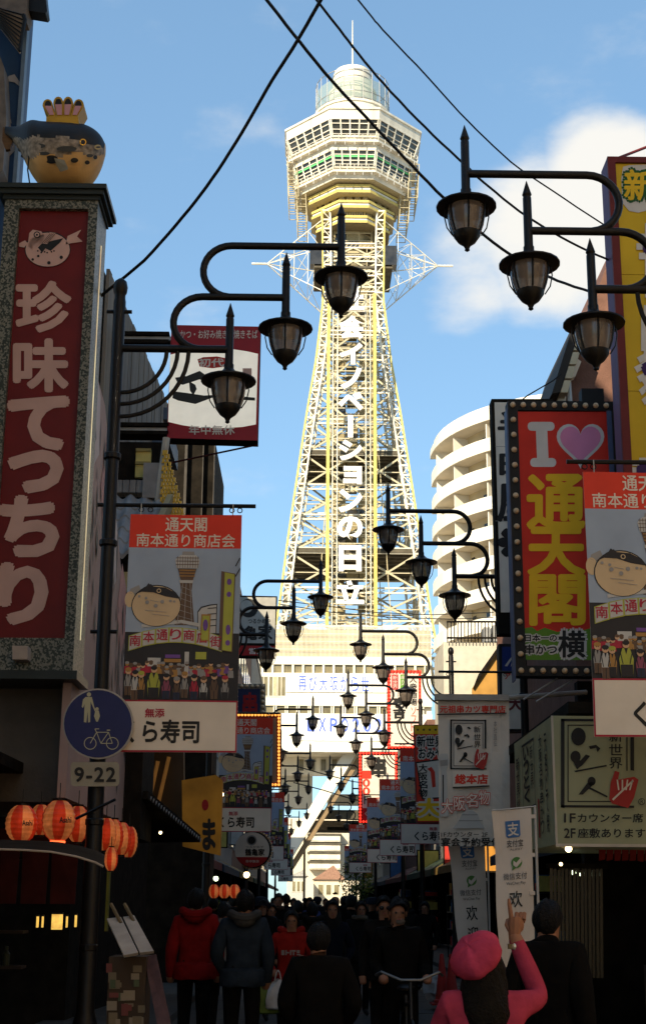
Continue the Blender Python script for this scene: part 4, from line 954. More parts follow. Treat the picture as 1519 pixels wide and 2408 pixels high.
for k, (e, za, zb2) in enumerate(((.02, 0, .045), (.06, .045, .095), (.09, .095, .145))): MB().box(x0-e, x1+e, PS-e, PS+.62+e, z1+za, z1+zb2, mat('dark_granite', (.022, .026, .022), .4)).build('cornice', ps)
MB().box(x0-.04, x1+.05, PS-.05, PS+.66, z0-.08, z0, mat('dark_granite', (.022, .026, .022), .4)).build('base_ledge', ps)
LTR = ink('letter_pink', (.48, .30, .25))
lz = PP(PS+.055)
for ch, xa, xb, ya, yb in (('珍', 42, 165, 664, 778), ('味', 36, 158, 800, 918), ('て', 26, 156, 938, 1052), ('っ', 27, 142, 1066, 1152), ('ち', 6, 132, 1172, 1302), ('り', 4, 106, 1330, 1462)): lz.T(ch, xa, xb, ya, yb, LTR, 1, bold=.04 if ch in '珍味' else .06)
lz.build('lettering', ps)
em = PP(PS+.055); em.D(113, 586, 54, BLK, 1, 42, n=28); em.D(113, 587, 52, LTR, 2, 40, n=28)
em.G([(66, 578), (70, 548), (78, 540), (98, 544), (110, 560), (80, 590)], LTR, 2); em.G([(155, 575), (160, 555), (192, 540), (182, 556), (195, 568), (168, 572)], LTR, 2); em.G([(46, 572), (60, 565), (66, 572), (58, 582), (46, 580)], LTR, 2)
em.D(88, 552, 8, BLK, 3); em.D(88, 552, 5.5, LTR, 4); em.D(88, 552, 2.5, BLK, 5)
em.G([(90, 582), (100, 572), (128, 565), (150, 560), (140, 572), (120, 590), (108, 584), (100, 594)], BLK, 3)
em.G([(98, 572), (118, 546), (132, 548), (112, 574)], LTR, 4)
for k in range(4): em.L([(100+4*k, 572), (119+4*k, 549)], 1.2, BLK, 5)
for x, y, r_ in ((78, 610, 3), (91, 602, 3), (116, 618, 4), (145, 605, 4), (90, 590, 2), (98, 594, 2), (106, 592, 2), (112, 594, 2), (122, 592, 2), (128, 590, 2)): em.D(x, y, r_, BLK, 3)
em.build('emblem', ps)
MB().tube([(x1+.004, PS+.32, z0+.35), (x1+.004, PS+.32, z1-.35)], .006, mat('strip_lamp', (1, .7, .42), .4, emit=.35, var=.5, scale=1.2), 6).build('strip_lamp', ps)
MB().obox(at(52, 1538, PS-.1), (.07, 0, 0), (0, .08, 0), (0, -.02, .06), mat('camera_white', (.42, .36, .32), .5)).build('floodlight', ps)

# ---- puffer fish figure with a crown
PF = 13.33
pf = thing('puffer_figure', 'round puffer fish figure, black back and cream belly, standing on the granite sign', 'figure', tuple(at(140, 437, PF)))
st = [(14, 298, 316, .03), (30, 300, 330, .07), (48, 302, 352, .14), (75, 292, 402, .25), (100, 296, 432, .30), (125, 299, 441, .33), (150, 300, 442, .33), (175, 301, 442, .32), (200, 303, 438, .29), (222, 311, 420, .22), (238, 324, 394, .14), (248, 340, 366, .05)]
st2 = []
for (a_, b_, c_, d_) in zip(st[:1]+st[:-2], st[:-1], st[1:], st[2:]+st[-1:]):
    for k in range(4):
        t_ = k/4; st2.append(tuple(.5*(2*p1+(p2-p0)*t_+(2*p0-5*p1+4*p2-p3)*t_*t_+(3*p1-p0-3*p2+p3)*t_**3) for p0, p1, p2, p3 in zip(a_, b_, c_, d_)))
st = [x for i, x in enumerate(st2) if i == 0 or x[0] > st2[i-1][0]]+[st[-1]]
PBK = mat('puffer_black', (.014, .012, .010), .45, var=.4); PGY = mat('puffer_grey', (.24, .19, .135), .6, var=.6, scale=22); PCR = mat('puffer_cream', (.50, .29, .10), .55, var=.18, scale=4)
b = MB(); NN = 64; rings = []
for x, yt_, yb_, hw in st:
    zt_, zb_ = at(x, yt_, PF).z, at(x, yb_, PF).z; cx_ = at(x, (yt_+yb_)/2, PF).x
    rings.append([Vector((cx_, PF+hw*(abs(math.cos(a))**.8)*(1 if math.cos(a) > 0 else -1), (zt_+zb_)/2+(zt_-zb_)/2*math.sin(a))) for a in [2*math.pi*k/NN for k in range(NN)]])
ylim = lambda x: (318+14*math.sin(x*.02)) if x < 215 else 345
for i in range(len(rings)-1):
    for k in range(NN):
        q4 = [rings[i][k], rings[i][(k+1) % NN], rings[i+1][(k+1) % NN], rings[i+1][k]]; c = sum(q4, Vector())/4
        xm = (st[i][0]+st[i+1][0])/2; hw_ = (st[i][3]+st[i+1][3])/2; zb1 = at(xm, 326+4*math.sin(xm*.11)+(18 if xm > 185 else 0)*min(1, (xm-185)/25), PF-hw_*.9).z; zb2 = at(xm, 361+4*math.sin(xm*.09), PF-hw_).z
        b.face(q4, PBK if c.z > zb1 else (PGY if c.z > zb2 else PCR))
b.face(rings[0], PBK); b.face(rings[-1], PCR); body = b.build('body', pf, smooth=True)
def surfY(x, y):
    for (xa, ta, ba, ha), (xb, tb, bb_, hb) in zip(st, st[1:]):
        if xa <= x <= xb:
            t_ = (x-xa)/(xb-xa); T_, B_, H_ = ta+(tb-ta)*t_, ba+(bb_-ba)*t_, ha+(hb-ha)*t_
            zT, zB = at(x, T_, PF).z, at(x, B_, PF).z; Yg = PF-H_
            for _ in range(8):
                sn = max(-1, min(1, (at(x, y, Yg).z-(zT+zB)/2)/max(1e-6, (zT-zB)/2))); Yg = .5*Yg+.5*(PF-H_*(max(.0, 1-sn*sn)**.4))
            return Yg
    return PF
SPN = [0]
def spot(x, y, rx, ry, m, nm='spot', k=14):
    SPN[0] += 1; off_ = .012+.0015*SPN[0]
    c0_ = at(x, y, surfY(x, y)-off_); bb = MB(); pts = []
    for j in range(k): 
        a = 2*math.pi*j/k; xx, yy = x+rx*math.cos(a), y+ry*math.sin(a); pts.append(at(xx, yy, surfY(xx, yy)-off_))
    for j in range(k): bb.face([c0_, pts[j], pts[(j+1) % k]], m)
    return bb.build(nm, body)
for x, y, rx, ry in ((77, 374, 9, 6), (122, 375, 16, 10), (176, 377, 9, 6), (206, 382, 6, 5), (225, 370, 5, 5), (55, 367, 5, 4)): spot(x, y, rx, ry, PBK)
for x, y, rx, ry in ((90, 343, 18, 6), (52, 352, 9, 6), (158, 350, 24, 7), (104, 361, 14, 4), (212, 366, 8, 4)): spot(x, y, rx, ry, mat('puffer_patch', (.045, .042, .035), .6))
spot(196, 334, 8, 8, GOLD, 'eye_ring'); spot(196, 334, 5.6, 5.6, PBK, 'eye')
spot(231, 346, 8, 6, mat('puffer_lip', (.40, .28, .10), .5), 'mouth'); spot(232, 346, 6, 2, PBK, 'mouth_slit')
ff = MB(); ff.prism([at(126, 371, surfY(126, 371)), at(152, 376, surfY(152, 376)-.16), at(160, 392, surfY(155, 392)-.2), at(142, 398, surfY(142, 398)-.03)], (0, .02, -.02), mat('puffer_fin', (.35, .25, .14), .6)); ff.build('fin', pf)
MB().prism(atl([(8, 300), (24, 296), (36, 318), (24, 350), (14, 352), (6, 330)], PF), (0, .05, 0), mat('puffer_tail', (.12, .06, .02), .6, var=.4, streak=8)).build('tail', pf)
MB().prism(atl([(58, 298), (82, 289), (112, 299), (100, 303), (70, 304)], PF-.03), (0, .06, 0), PBK).build('back_fin', pf)
for s_ in (-1, 1): MB().tube([at(72, 340, PF+.2*s_), at(66, 400, PF+.2*s_), at(72, 440, PF+.2*s_)], .008, BLACKM, 5).build('stay', pf)
CRG = mat('crown_gold', (.42, .24, .02), .45, var=.2); CRP = ink('crown_pink', (.48, .24, .26))
cw = MB().prism(atl([(110, 274), (185, 274), (187, 292), (109, 292)], PF-.2), (0, .3, 0), CRG).build('crown', pf)
for k, (cx_, lean, h) in enumerate(((122, -9, 44), (141, -3, 50), (158, 3, 50), (177, 9, 44))):
    base = 276; w0, w1 = 8, 12
    outl = [(cx_-lean*.4-w0, base), (cx_+lean-w1, base-h*.62)]+[(cx_+lean+w1*math.cos(a), base-h*.66-h*.32*math.sin(a)) for a in [math.pi*(1-j/8) for j in range(9)]]+[(cx_+lean+w1, base-h*.62), (cx_-lean*.4+w0, base)]
    MB().prism(atl(outl, PF-.18), (0, .26, 0), CRG).build('crown_lobe', pf)
    q_ = PP(PF-.185); inn = [(cx_+lean*.9+(x-cx_-lean)*.66, base-6-(base-y)*.78) for x, y in outl]; q_.G(inn, BLK, 1)
    q_.G([(x, max(y, base-h*.62)) for x, y in inn], CRP, 2); q_.build('crown_inset', pf)

# ---- blue round footway sign and its time plate
rsn = thing('round_sign', 'blue round pedestrian and bicycle sign on the nearest left lamp post', 'sign', tuple(at(232, 1703, 11.86)))
def cyl_face(cx_, cy_, r_px, Y, d, m, n=40): return MB().prism([at(cx_+r_px*math.cos(2*math.pi*k/n), cy_+r_px*math.sin(2*math.pi*k/n), Y) for k in range(n)], (0, d, 0), m)
cyl_face(232, 1702, 83, 11.87, .02, mat('sign_rim', (.30, .28, .25), .5)).build('rim', rsn); cyl_face(231, 1702, 79.5, 11.865, .004, mat('sign_blue', (.012, .014, .075), .4, var=.1)).build('disc', rsn)
q_ = PP(11.862, .002); I_ = ink('sign_cream', (.34, .33, .22))
q_.D(210, 1633, 5, I_, 1); q_.G([(202, 1639), (217, 1639), (222, 1660), (219, 1662), (214, 1650), (213, 1698), (208, 1699), (207, 1672), (204, 1699), (198, 1698), (200, 1655), (196, 1665), (193, 1662), (196, 1645)], I_, 1)
q_.D(229, 1667, 4, I_, 1); q_.G([(225, 1671), (233, 1671), (236, 1684), (231, 1697), (227, 1697), (222, 1684)], I_, 1); q_.L([(220, 1660), (226, 1674)], 3, I_, 1)
for cx_ in (213, 265): q_.L([(cx_+14*math.cos(R(20*k)), 1748+14*math.sin(R(20*k))) for k in range(19)], 1.8, I_, 1)
q_.L([(213, 1748), (228, 1722), (256, 1722), (265, 1748), (238, 1748), (228, 1722)], 1.8, I_, 1); q_.L([(238, 1748), (256, 1722)], 1.8, I_, 1); q_.L([(228, 1722), (224, 1714), (234, 1714)], 1.8, I_, 1); q_.L([(252, 1717), (260, 1717)], 2.4, I_, 1)
q_.build('pictogram', rsn)
tp = thing('time_plate', 'small white plate reading 9-22 below the round blue sign', 'sign', tuple(at(225, 1820, 11.87)))
def rrect(x0, y0, x1, y1, r): return [(cx_+r*math.cos(R(a)), cy_-r*math.sin(R(a))) for cx_, cy_, a0 in ((x1-r, y0+r, 0), (x0+r, y0+r, 90), (x0+r, y1-r, 180), (x1-r, y1-r, 270)) for a in range(a0, a0+91, 30)]
quadbox(rrect(167, 1792, 281, 1849, 9), 11.87, .015, mat('plate_cream', (.24, .22, .17), .6)).build('plate', tp)
q_ = PP(11.866, .002); q_.T('9-22', 177, 272, 1805, 1838, BLK, 1, bold=.03, spacing=1.15); q_.build('lettering', tp)
MB().tube([at(180, 1925, 11.9), at(272, 1880, 11.75)], .012, BLACKM, 6).build('stay_rod', tp)

# ---- red and white square sign on black brackets
Y6 = 19.6
s6 = thing('square_sign', 'square red and white sign box with black brush stroke hung out on beams', 'sign', tuple(at(500, 1045, Y6)))
quadbox([(404, 764), (613, 768), (606, 1036), (393, 1030)], Y6, .3, mat('signbox_red', (.30, .014, .020), .5, var=.1), DARK).build('box', s6)
q_ = PP(Y6-.004); GLOWW = mat('signbox_white_glow', (.66, .62, .52), .5, var=.06, emit=.30)  # white field carries a weak emission, brightening the sign
q_.G([(401, 834), (440, 824), (490, 819), (540, 820), (580, 826), (607, 832), (602, 998), (570, 1004), (520, 1007), (470, 1006), (430, 1000), (396, 992)], GLOWW, 1)
IK = ink('sumi', (.03, .028, .022))
q_.G([(412, 888), (440, 884), (470, 872), (484, 882), (492, 892), (480, 897), (470, 892), (452, 898), (430, 905), (418, 900)], IK, 2); q_.G([(445, 896), (460, 905), (463, 915), (455, 930), (447, 918)], IK, 2)
q_.G([(408, 920), (440, 924), (480, 930), (520, 928), (600, 935), (600, 942), (560, 940), (500, 935), (460, 950), (420, 942), (406, 936)], IK, 2)
q_.T('かつ・お好み焼き・焼きそば', 424, 606, 776, 796, BANW, 2, bold=.012); q_.T('年中無休', 445, 552, 1000, 1022, BANW, 2, bold=.02)
q_.G([(465, 845), (478, 840), (510, 838), (530, 842), (530, 862), (500, 866), (470, 862)], ink('seal_red', (.45, .03, .02)), 2); q_.T('初代', 468, 527, 843, 862, WHT, 3, bold=.03)
q_.G(rectpts(571, 866, 592, 884), ink('seal_faint', (.48, .30, .24)), 2); q_.build('print', s6)
for y in (797, 1011):
    a_, c_ = at(236, y, Y6+.1), at(404, y+2, Y6+.1); b = MB(); b.box(a_.x-.6, c_.x, Y6+.05, Y6+.25, a_.z-.03, a_.z+.03, STEEL); b.box(a_.x-.6, c_.x-.03, Y6+.0, Y6+.3, a_.z+.035, a_.z+.09, DARK); b.box(a_.x-.6, c_.x-.03, Y6+.0, Y6+.3, a_.z-.09, a_.z-.035, DARK); b.build('beam', s6)
MB().tube([at(605, 1046, Y6+.2), at(395, 1090, Y6+.8)], .014, mat('stay_red', (.10, .02, .02), .6), 6).build('stay_rod', s6)

# ---- yellow upright sign with purple flank, right edge
YS = 14.0
ys_ = thing('yellow_sign', 'tall yellow upright sign with red border and purple flank at the right edge', 'sign', tuple(at(1480, 1500, YS)))
xl = at(1456, 950, YS).x; zt_ = at(1436, 373, YS).z; zb_ = at(1480, 1510, YS).z
MB().box(xl, xl+1.9, YS, YS+.30, zb_, zt_, mat('flank_purple', (.15, .075, .14), .6, var=.2, streak=.3)).build('box', ys_)
b = MB(); fr = mat('border_red', (.14, .016, .014), .55)
b.box(xl-.002, xl+.085, YS-.05, YS-.001, zb_, zt_, fr); b.box(xl+.085, xl+1.9, YS-.05, YS-.001, zt_-.07, zt_, fr); b.build('border', ys_)
YF = mat('sign_yellow', (.66, .40, .012), .5, var=.12, scale=2)
for k in range(4):
    za, zc = zb_+(zt_-.07-zb_)*k/4, zb_+(zt_-.07-zb_)*(k+1)/4; MB().box(xl+.088, xl+1.88, YS-.02, YS-.001, za+.003, zc-.003, YF).build('panel', ys_)
q_ = PP(YS-.024); 
q_.G([(1464, 392), (1480, 388), (1540, 386), (1540, 490), (1500, 500), (1478, 496), (1462, 476), (1460, 420)], WHT, 1)
DGR = ink('deep_green', (.015, .09, .02)); PRP = ink('deep_purple', (.045, .014, .085))
q_.T('新', 1468, 1536, 400, 470, YEL, 2, bold=.03, out=.09, om=DGR); q_.build('lettering', ys_)
for ch, xa, xb, ya, yb in (('世', 1516, 1640, 520, 700), ('界', 1512, 1650, 740, 930), ('一', 1502, 1640, 1090, 1120)):
    q_ = PP(YS-.024); q_.T(ch, xa, xb, ya, yb, PRP, 3, bold=.05, out=.12, om=WHT); q_.build('lettering', ys_)
MB().tube([at(1452, 372, YS+.1), at(1560, 330, YS+.6)], .018, fr, 6).build('stay_rod', ys_)

# ---- I heart sign framed with bulbs
IH = 15.6
ih = thing('bulb_framed_sign', 'red I heart tower sign with yellow characters in a black frame of round bulbs', 'sign', tuple(at(1330, 1590, IH)))
cor = [(1197, 942), (1466, 942), (1488, 1590), (1210, 1592)]
xl, xr = at(1203, 1265, IH).x, at(1476, 1265, IH).x; zt_, zb_ = at(1330, 943, IH).z, at(1340, 1590, IH).z; fw = .115
FRM = mat('frame_black', (.016, .014, .012), .6)
for a_, c_, d_, e_ in ((xl, xl+fw, zb_, zt_), (xr-fw, xr, zb_, zt_), (xl+fw, xr-fw, zt_-fw, zt_), (xl+fw, xr-fw, zb_, zb_+fw)): MB().box(a_, c_, IH, IH+.22, d_, e_, FRM).build('frame', ih)
BULB = mat('dim_bulb', (.62, .42, .24), .3, var=.2); bm = None
pos = [(xl+fw*.5, zb_+fw*.5+(zt_-zb_-fw)*k/17) for k in range(18)]+[(xr-fw*.5, zb_+fw*.5+(zt_-zb_-fw)*k/17) for k in range(18)]+[(xl+fw*.5+(xr-xl-fw)*k/10, z_) for k in range(1, 10) for z_ in (zb_+fw*.5, zt_-fw*.5)]
for x_, z_ in pos:
    if bm is None: bm = MB().ball((0, 0, 0), .034, BULB, 10, 6).build('bulb', ih, world=False, smooth=True); bm.location = Vector((x_, IH-.012, z_))-LOC[ih]
    else: inst(bm, ih, (x_, IH-.012, z_), 'bulb')
BL_ = mat('frame_blue', (.07, .09, .16), .5)
MB().box(xl-.018, xl-.002, IH+.0, IH+.2, zb_-.05, zt_-.1, BL_).build('side_rail', ih); MB().box(xr-fw-.06, xr-fw-.004, IH-.0, IH+.1, zb_+fw, zt_-fw, BL_).build('side_rail', ih)
wq = lambda u, v: .008*math.sin(u*.05)+.006*math.sin(v*.03+u*.02)
q_ = PP(IH+.02); ihp = [(1216, 968), (1445, 968), (1466, 1552), (1235, 1552)]; q_.G(ihp, mat('banner_scarlet', (.62, .030, .014), .6, var=.12, scale=2.5), 0)
GRNB = ink('sign_green', (.11, .24, .018))
q_.G([(1230, 1478), (1250, 1474), (1262, 1484), (1280, 1476), (1310, 1486), (1340, 1478), (1362, 1484), (1400, 1474), (1462, 1480), (1466, 1552), (1234, 1552)], GRNB, 1)
HW = ink('heart_white', (.60, .55, .50))
q_.G(rrect(1240, 992, 1303, 1013, 9), HW, 1); q_.G(rrect(1246, 1077, 1307, 1098, 9), HW, 1); q_.G([(1259, 1008), (1286, 1008), (1289, 1082), (1262, 1082)], HW, 2)
def heart(cx_, cy_, w_, h): return [(cx_+w_*(math.sin(t)**3), cy_-h*(13*math.cos(t)-5*math.cos(2*t)-2*math.cos(3*t)-math.cos(4*t))/16) for t in [2*math.pi*k/40 for k in range(40)]]
q_.G(heart(1364, 1041, 56, 59), HW, 1); q_.G(heart(1364, 1040, 48, 50), ink('heart_pink', (.66, .22, .36)), 2)
for ch, xa, xb, ya, yb in (('通', 1241, 1372, 1118, 1242), ('天', 1243, 1372, 1242, 1352), ('閣', 1248, 1372, 1354, 1468)): q_.T(ch, xa, xb, ya, yb, YEL, 2, bold=.034)
for s_, xa, xb, ya, yb in (('日本一の', 1234, 1308, 1492, 1508), ('串かつ', 1234, 1308, 1516, 1538), ('横', 1313, 1374, 1484, 1545)): q_.T(s_, xa, xb, ya, yb, BLK, 2, bold=.03, out=.11 if s_ == '横' else .17, om=HW)
q_.build('print', ih)
MB().box(at(1368, 930, IH).x, at(1420, 930, IH).x, IH+.02, IH+.2, zt_+.004, zt_+.17, FRM).build('transformer', ih)
for a_, c_ in (((1310, 1595), (1230, 1645)), ((1345, 1600), (1260, 1650))): MB().tube([at(*a_, IH+.1), at(*c_, IH+.1)], .012, STEEL, 6).build('stay_rod', ih)

# ---- white upright sign with brush characters
HS = 18.0
hsn = thing('white_upright_sign', 'narrow white upright sign with black brush characters, half behind the bulb framed sign', 'sign', tuple(at(1190, 1480, HS)))
q0 = [(1155, 938), (1300, 938), (1300, 1490), (1172, 1490)]
quadbox(q0, HS, .25, DARK).build('box', hsn)
q_ = PP(HS-.004); q_.G([(1162, 946), (1298, 946), (1298, 1440), (1177, 1440)], mat('sign_offwhite', (.66, .59, .49), .6, var=.08), 1)
for ch, xa, xb, ya, yb in (('半', 1172, 1254, 968, 1028), ('田', 1176, 1252, 1068, 1116), ('屋', 1170, 1260, 1140, 1225), ('※', 1174, 1250, 1240, 1312)): q_.T(ch, xa, xb, ya, yb, BLK, 2, bold=.035)
q_.G([(1232, 1350), (1242, 1348), (1238, 1400), (1220, 1425), (1196, 1440), (1222, 1412)], BLK, 2)
for y in (1050, 1225): q_.L([(1164, y), (1298, y)], 1.2, GRY, 2)
q_.build('print', hsn)

# ---- blue, red and white beer sign
AS = 24.0
asn = thing('beer_sign', 'blue topped white sign with red lettering below the bulb framed sign', 'sign', tuple(at(1235, 1720, AS)))
quadbox([(1172, 1514), (1293, 1514), (1296, 1720), (1176, 1720)], AS, .3, FRM).build('box', asn)
q_ = PP(AS-.004); q_.R(1180, 1290, 1521, 1578, ink('beer_blue', (.012, .03, .17)), 1); q_.R(1180, 1290, 1578, 1714, mat('sign_offwhite', (.66, .59, .49), .6), 1)
q_.G([(1186, 1566), (1196, 1552), (1206, 1540), (1216, 1532), (1210, 1556), (1200, 1568), (1204, 1548), (1192, 1567)], WHT, 2); q_.T('Asahi', 1238, 1282, 1545, 1562, WHT, 2, bold=.02)
q_.T('アサヒビール', 1186, 1284, 1582, 1597, RED, 2, bold=.03); q_.T('大', 1196, 1226, 1640, 1670, ink('maroon', (.16, .03, .03)), 2, bold=.05); q_.T('関', 1244, 1282, 1638, 1676, ink('maroon', (.16, .03, .03)), 2, bold=.05)
q_.build('print', asn)
# dark timber stair hall beyond
st_ = thing('timber_stair', 'dark timber outside stair between the beer sign and the corner sign', 'stair', tuple(at(1330, 1700, 22)))
b = MB(); r_ = front_rect(1292, 1580, 1420, 1720, 23); b.box(r_[0], r_[1], 23, 23.4, 2.5, r_[3], mat('timber_dark', (.05, .03, .02), .7, var=.3)); b.build('wall', st_)
for k in range(6): MB().box(*front_rect(1300+11*k, 1620-5*k, 1308+11*k, 1700, 22.6)[:2], 22.6, 22.7, *front_rect(1300+11*k, 1620-5*k, 1308+11*k, 1700, 22.6)[2:], BROWN).build('post', st_)
MB().tube([at(1290, 1660, 22.4), at(1380, 1590, 22.4)], .03, STEEL, 6).build('handrail', st_)

# ---- cloth sign of the skewer shop
CL = 16.0
cl = thing('cloth_sign', 'white hanging cloth sign with framed brush strokes and red lettering, below a pale rail', 'sign', tuple(at(1110, 1990, CL)))
CLW = mat('cloth_white', (.60, .53, .45), .8, var=.10, scale=2.5, bump=.2, bscale=8)
b = MB(); n1_, n2_ = 8, 14
gr = [[at(1029+(1196-1029)*i/n1_+4*j/n2_, 1645+345*j/n2_, CL+.012*math.sin(i*.9+j*.5)) for i in range(n1_+1)] for j in range(n2_+1)]
for j in range(n2_):
    for i in range(n1_): b.face([gr[j][i], gr[j][i+1], gr[j+1][i+1], gr[j+1][i]], CLW)
b.build('cloth', cl)
MB().box(at(1022, 1640, CL).x, at(1195, 1640, CL).x, CL-.06, CL+.06, at(1100, 1648, CL).z, at(1100, 1634, CL).z, mat('rail_pale', (.34, .31, .27), .6)).build('rail', cl)
MB().tube([at(1195, 1641, CL), at(1378, 1628, CL+.3)], .03, mat('rail_pale', (.34, .31, .27), .6), 8).build('rail_arm', cl)
q_ = PP(CL-.022)
SEAL = ink('seal_crimson', (.36, .025, .02))
def name_block(q, x0, y0, sx, sy, l=2):
    X = lambda u: x0+u*sx; Y = lambda v: y0+v*sy
    g = lambda pts, m=BLK, ll=l: q.G([(X(u), Y(v)) for u, v in pts], m, ll)
    for (a, c, d, e) in ((0, 100, 0, 4), (0, 100, 116, 120), (0, 5, 0, 120), (95, 100, 0, 70)): g([(a, d), (c, d+.8), (c, e), (a, e-.8)])
    for (a, c, d, e) in ((9, 91, 8, 9.5), (9, 10.5, 8, 112), (9, 91, 110.5, 112), (89.5, 91, 8, 70)): g([(a, d), (c, d), (c, e), (a, e)])
    q.D(X(24), Y(24), 10*sx, BLK, l, 12*sy)
    g([(46, 19), (52, 17), (58, 22), (54, 24)]); g([(38, 37), (48, 35), (54, 40), (50, 45), (48, 39), (40, 41)])
    q.D(X(20), Y(51), 7*sx, BLK, l, 8*sy); g([(16, 56), (22, 68), (30, 62), (40, 50), (34, 48), (27, 56)]); g([(18, 70), (62, 62), (63, 64), (20, 72)])
    q.D(X(42), Y(84), 5.5*sx, BLK, l, 6*sy); g([(38, 84), (47, 86), (30, 102), (24, 102)]); g([(40, 92), (64, 104), (63, 106), (38, 94)])
    for k, ch in enumerate('新世界'): q.T(ch, X(66), X(84), Y(16+18*k), Y(31+18*k), BLK, l, bold=.01)
    g([(68, 86), (74, 70), (80, 72), (78, 82), (100, 78), (106, 82), (100, 106), (92, 120), (70, 114), (66, 108)], SEAL, l+1)
    for k in range(4): g([(76+7*k, 82), (78+7*k, 82), (80+5*k, 96), (78+5*k, 96)], WHT, l+2)
    g([(70, 108), (98, 82), (99.5, 84), (71.5, 110)], WHT, l+2)
q_.T('元祖串カツ専門店', 1034, 1188, 1659, 1676, RED, 2, bold=.03); q_.L([(1027, 1680), (1190, 1677)], 3, BLK, 2)
name_block(q_, 1058, 1692, .85, .98)
q_.VT('本社直伝', 1160, 1168, 1694, 1756, GRY)
q_.G([(1031, 1780), (1036, 1772), (1052, 1772), (1056, 1790), (1050, 1812), (1054, 1920), (1034, 1920), (1038, 1812)], LGR, 2); q_.G([(1034, 1788), (1052, 1786), (1052, 1800), (1036, 1802)], GRY, 3); q_.G([(1040, 1822), (1043, 1822), (1043, 1900), (1040, 1900)], BLK, 3)
q_.G(rectpts(1064, 1812, 1150, 1850), WHT, 2); q_.L([(1064, 1852), (1150, 1848)], 3, BLK, 3); q_.T('総本店', 1070, 1146, 1821, 1843, RED, 3, bold=.045)
for k, ch in enumerate('大阪名物'): q_.T(ch, 1038+29*k, 1064+29*k, 1880-7*k, 1912-7*k, WHT, 3, bold=.02, out=.05, om=RED)
q_.G([(1064, 1948), (1078, 1930), (1086, 1914), (1096, 1906), (1110, 1904), (1122, 1914), (1130, 1934), (1140, 1948)], LGR, 2); q_.L([(1078, 1930), (1134, 1930)], 2, GRY, 3); q_.L([(1086, 1916), (1122, 1916)], 2, GRY, 3)
q_.T('1Fカウンター 2F', 1037, 1146, 1956, 1968, BLK, 3, bold=.01); q_.T('宴会予約受付', 1037, 1176, 1970, 1990, BLK, 3, bold=.03)
q_.build('print', cl)

# ---- pale green corner sign box
CS = 12.0
cs = thing('corner_sign', 'pale green corner sign box with framed brush strokes and seating notices', 'sign', tuple(at(1310, 1986, CS)))
CSG = mat('sign_pale_green', (.27, .265, .15), .5, var=.16, scale=2, emit=.01)
XC = at(1303, 1830, CS).x; zt_ = at(1297, 1683, CS).z; zb_ = at(1306, 1985, CS).z
MB().box(XC, XC+2.2, CS, CS+2.25, zb_, zt_, CSG).build('box', cs)
MB().box(XC-.012, XC+2.2, CS-.02, CS-.002, zb_-.02, zb_+.004, mat('rim_cream', (.45, .38, .30), .5)).build('rim', cs); MB().box(XC-.012, XC+.006, CS-.012, CS-.002, zb_, zt_, mat('rim_cream', (.45, .38, .30), .5)).build('rim', cs)
q_ = PP(CS-.006); name_block(q_, 1318, 1690, 1.72, 1.75)
q_.T('1F', 1326, 1352, 1913, 1934, BLK, 2, bold=.02); q_.T('カウンター席', 1358, 1511, 1913, 1934, BLK, 2, bold=.02); q_.T('2F', 1326, 1352, 1948, 1970, BLK, 2, bold=.02); q_.T('座敷あります', 1358, 1516, 1948, 1970, BLK, 2, bold=.02)
q_.D(1508, 1885, 8, BLK, 2); q_.D(1508, 1885, 6.5, CSG, 3); q_.T('R', 1505, 1512, 1880, 1890, BLK, 4)
q_.build('print', cs)
h_ = zt_-zb_
def sp(): return Print((XC-.006, 0, 0), ux=(0, -1, 0), n=(-1, 0, 0))
sd = sp()
for u0, u1, v0, v1 in ((-13.72, -13.70, .35, .93), (-13.0, -12.98, .35, .93), (-13.72, -12.98, .91, .93), (-13.72, -12.98, .35, .37)): sd.rect(u0, u1, zb_+h_*v0, zb_+h_*v1, BLK, 1)
sd.build('side_print', cs)
sp().vtext('いっとく', -13.6, -13.3, zb_+h_*.4, zb_+h_*.9, BLK, bold=.04).build('side_lettering', cs)
sp().vtext('新世界', -13.2, -13.05, zb_+h_*.5, zb_+h_*.88, BLK, bold=.01).build('side_lettering', cs)
sp().vtext('大阪名物串かつ', -12.7, -12.55, zb_+h_*.1, zb_+h_*.92, BLK, bold=.02).build('side_lettering', cs)
sp().vtext('元祖どて焼', -12.4, -12.28, zb_+h_*.1, zb_+h_*.9, BLK, bold=.02).build('side_lettering', cs)
sp().vtext('新世界総本店', -14.1, -13.9, zb_+h_*.1, zb_+h_*.85, BLK, bold=.02).build('side_lettering', cs)
sp().rect(-12.85, -12.78, zb_+h_*.08, zb_+h_*.4, CRIM, 1).build('side_stripe', cs)

# ---- souvenir sign, yellow and red
OM = 27.0
om_ = thing('souvenir_sign', 'yellow and red starred sign half hidden left of the cloth sign', 'sign', tuple(at(1005, 1930, OM)))
quadbox([(973, 1704), (1230, 1704), (1234, 1935), (980, 1935)], OM, .2, mat('sign_side_red', (.16, .02, .015), .6)).build('box', om_)
q_ = PP(OM-.006); q_.G([(974, 1706), (1228, 1706), (1232, 1932), (982, 1932)], RED, 0)
for ya, yb in ((1706, 1726), (1904, 1930)):
    q_.G([(974+(ya-1706)*.035, ya), (1229, ya), (1230, yb), (975+(ya-1706)*.035, yb)], YEL, 1)
    for k in range(18):
        cx_, cy_ = 982+14*k, (ya+yb)/2; q_.G([(cx_+(4 if j % 2 == 0 else 1.7)*math.sin(R(36*j)), cy_-(4 if j % 2 == 0 else 1.7)*math.cos(R(36*j))) for j in range(10)], BLK, 2)
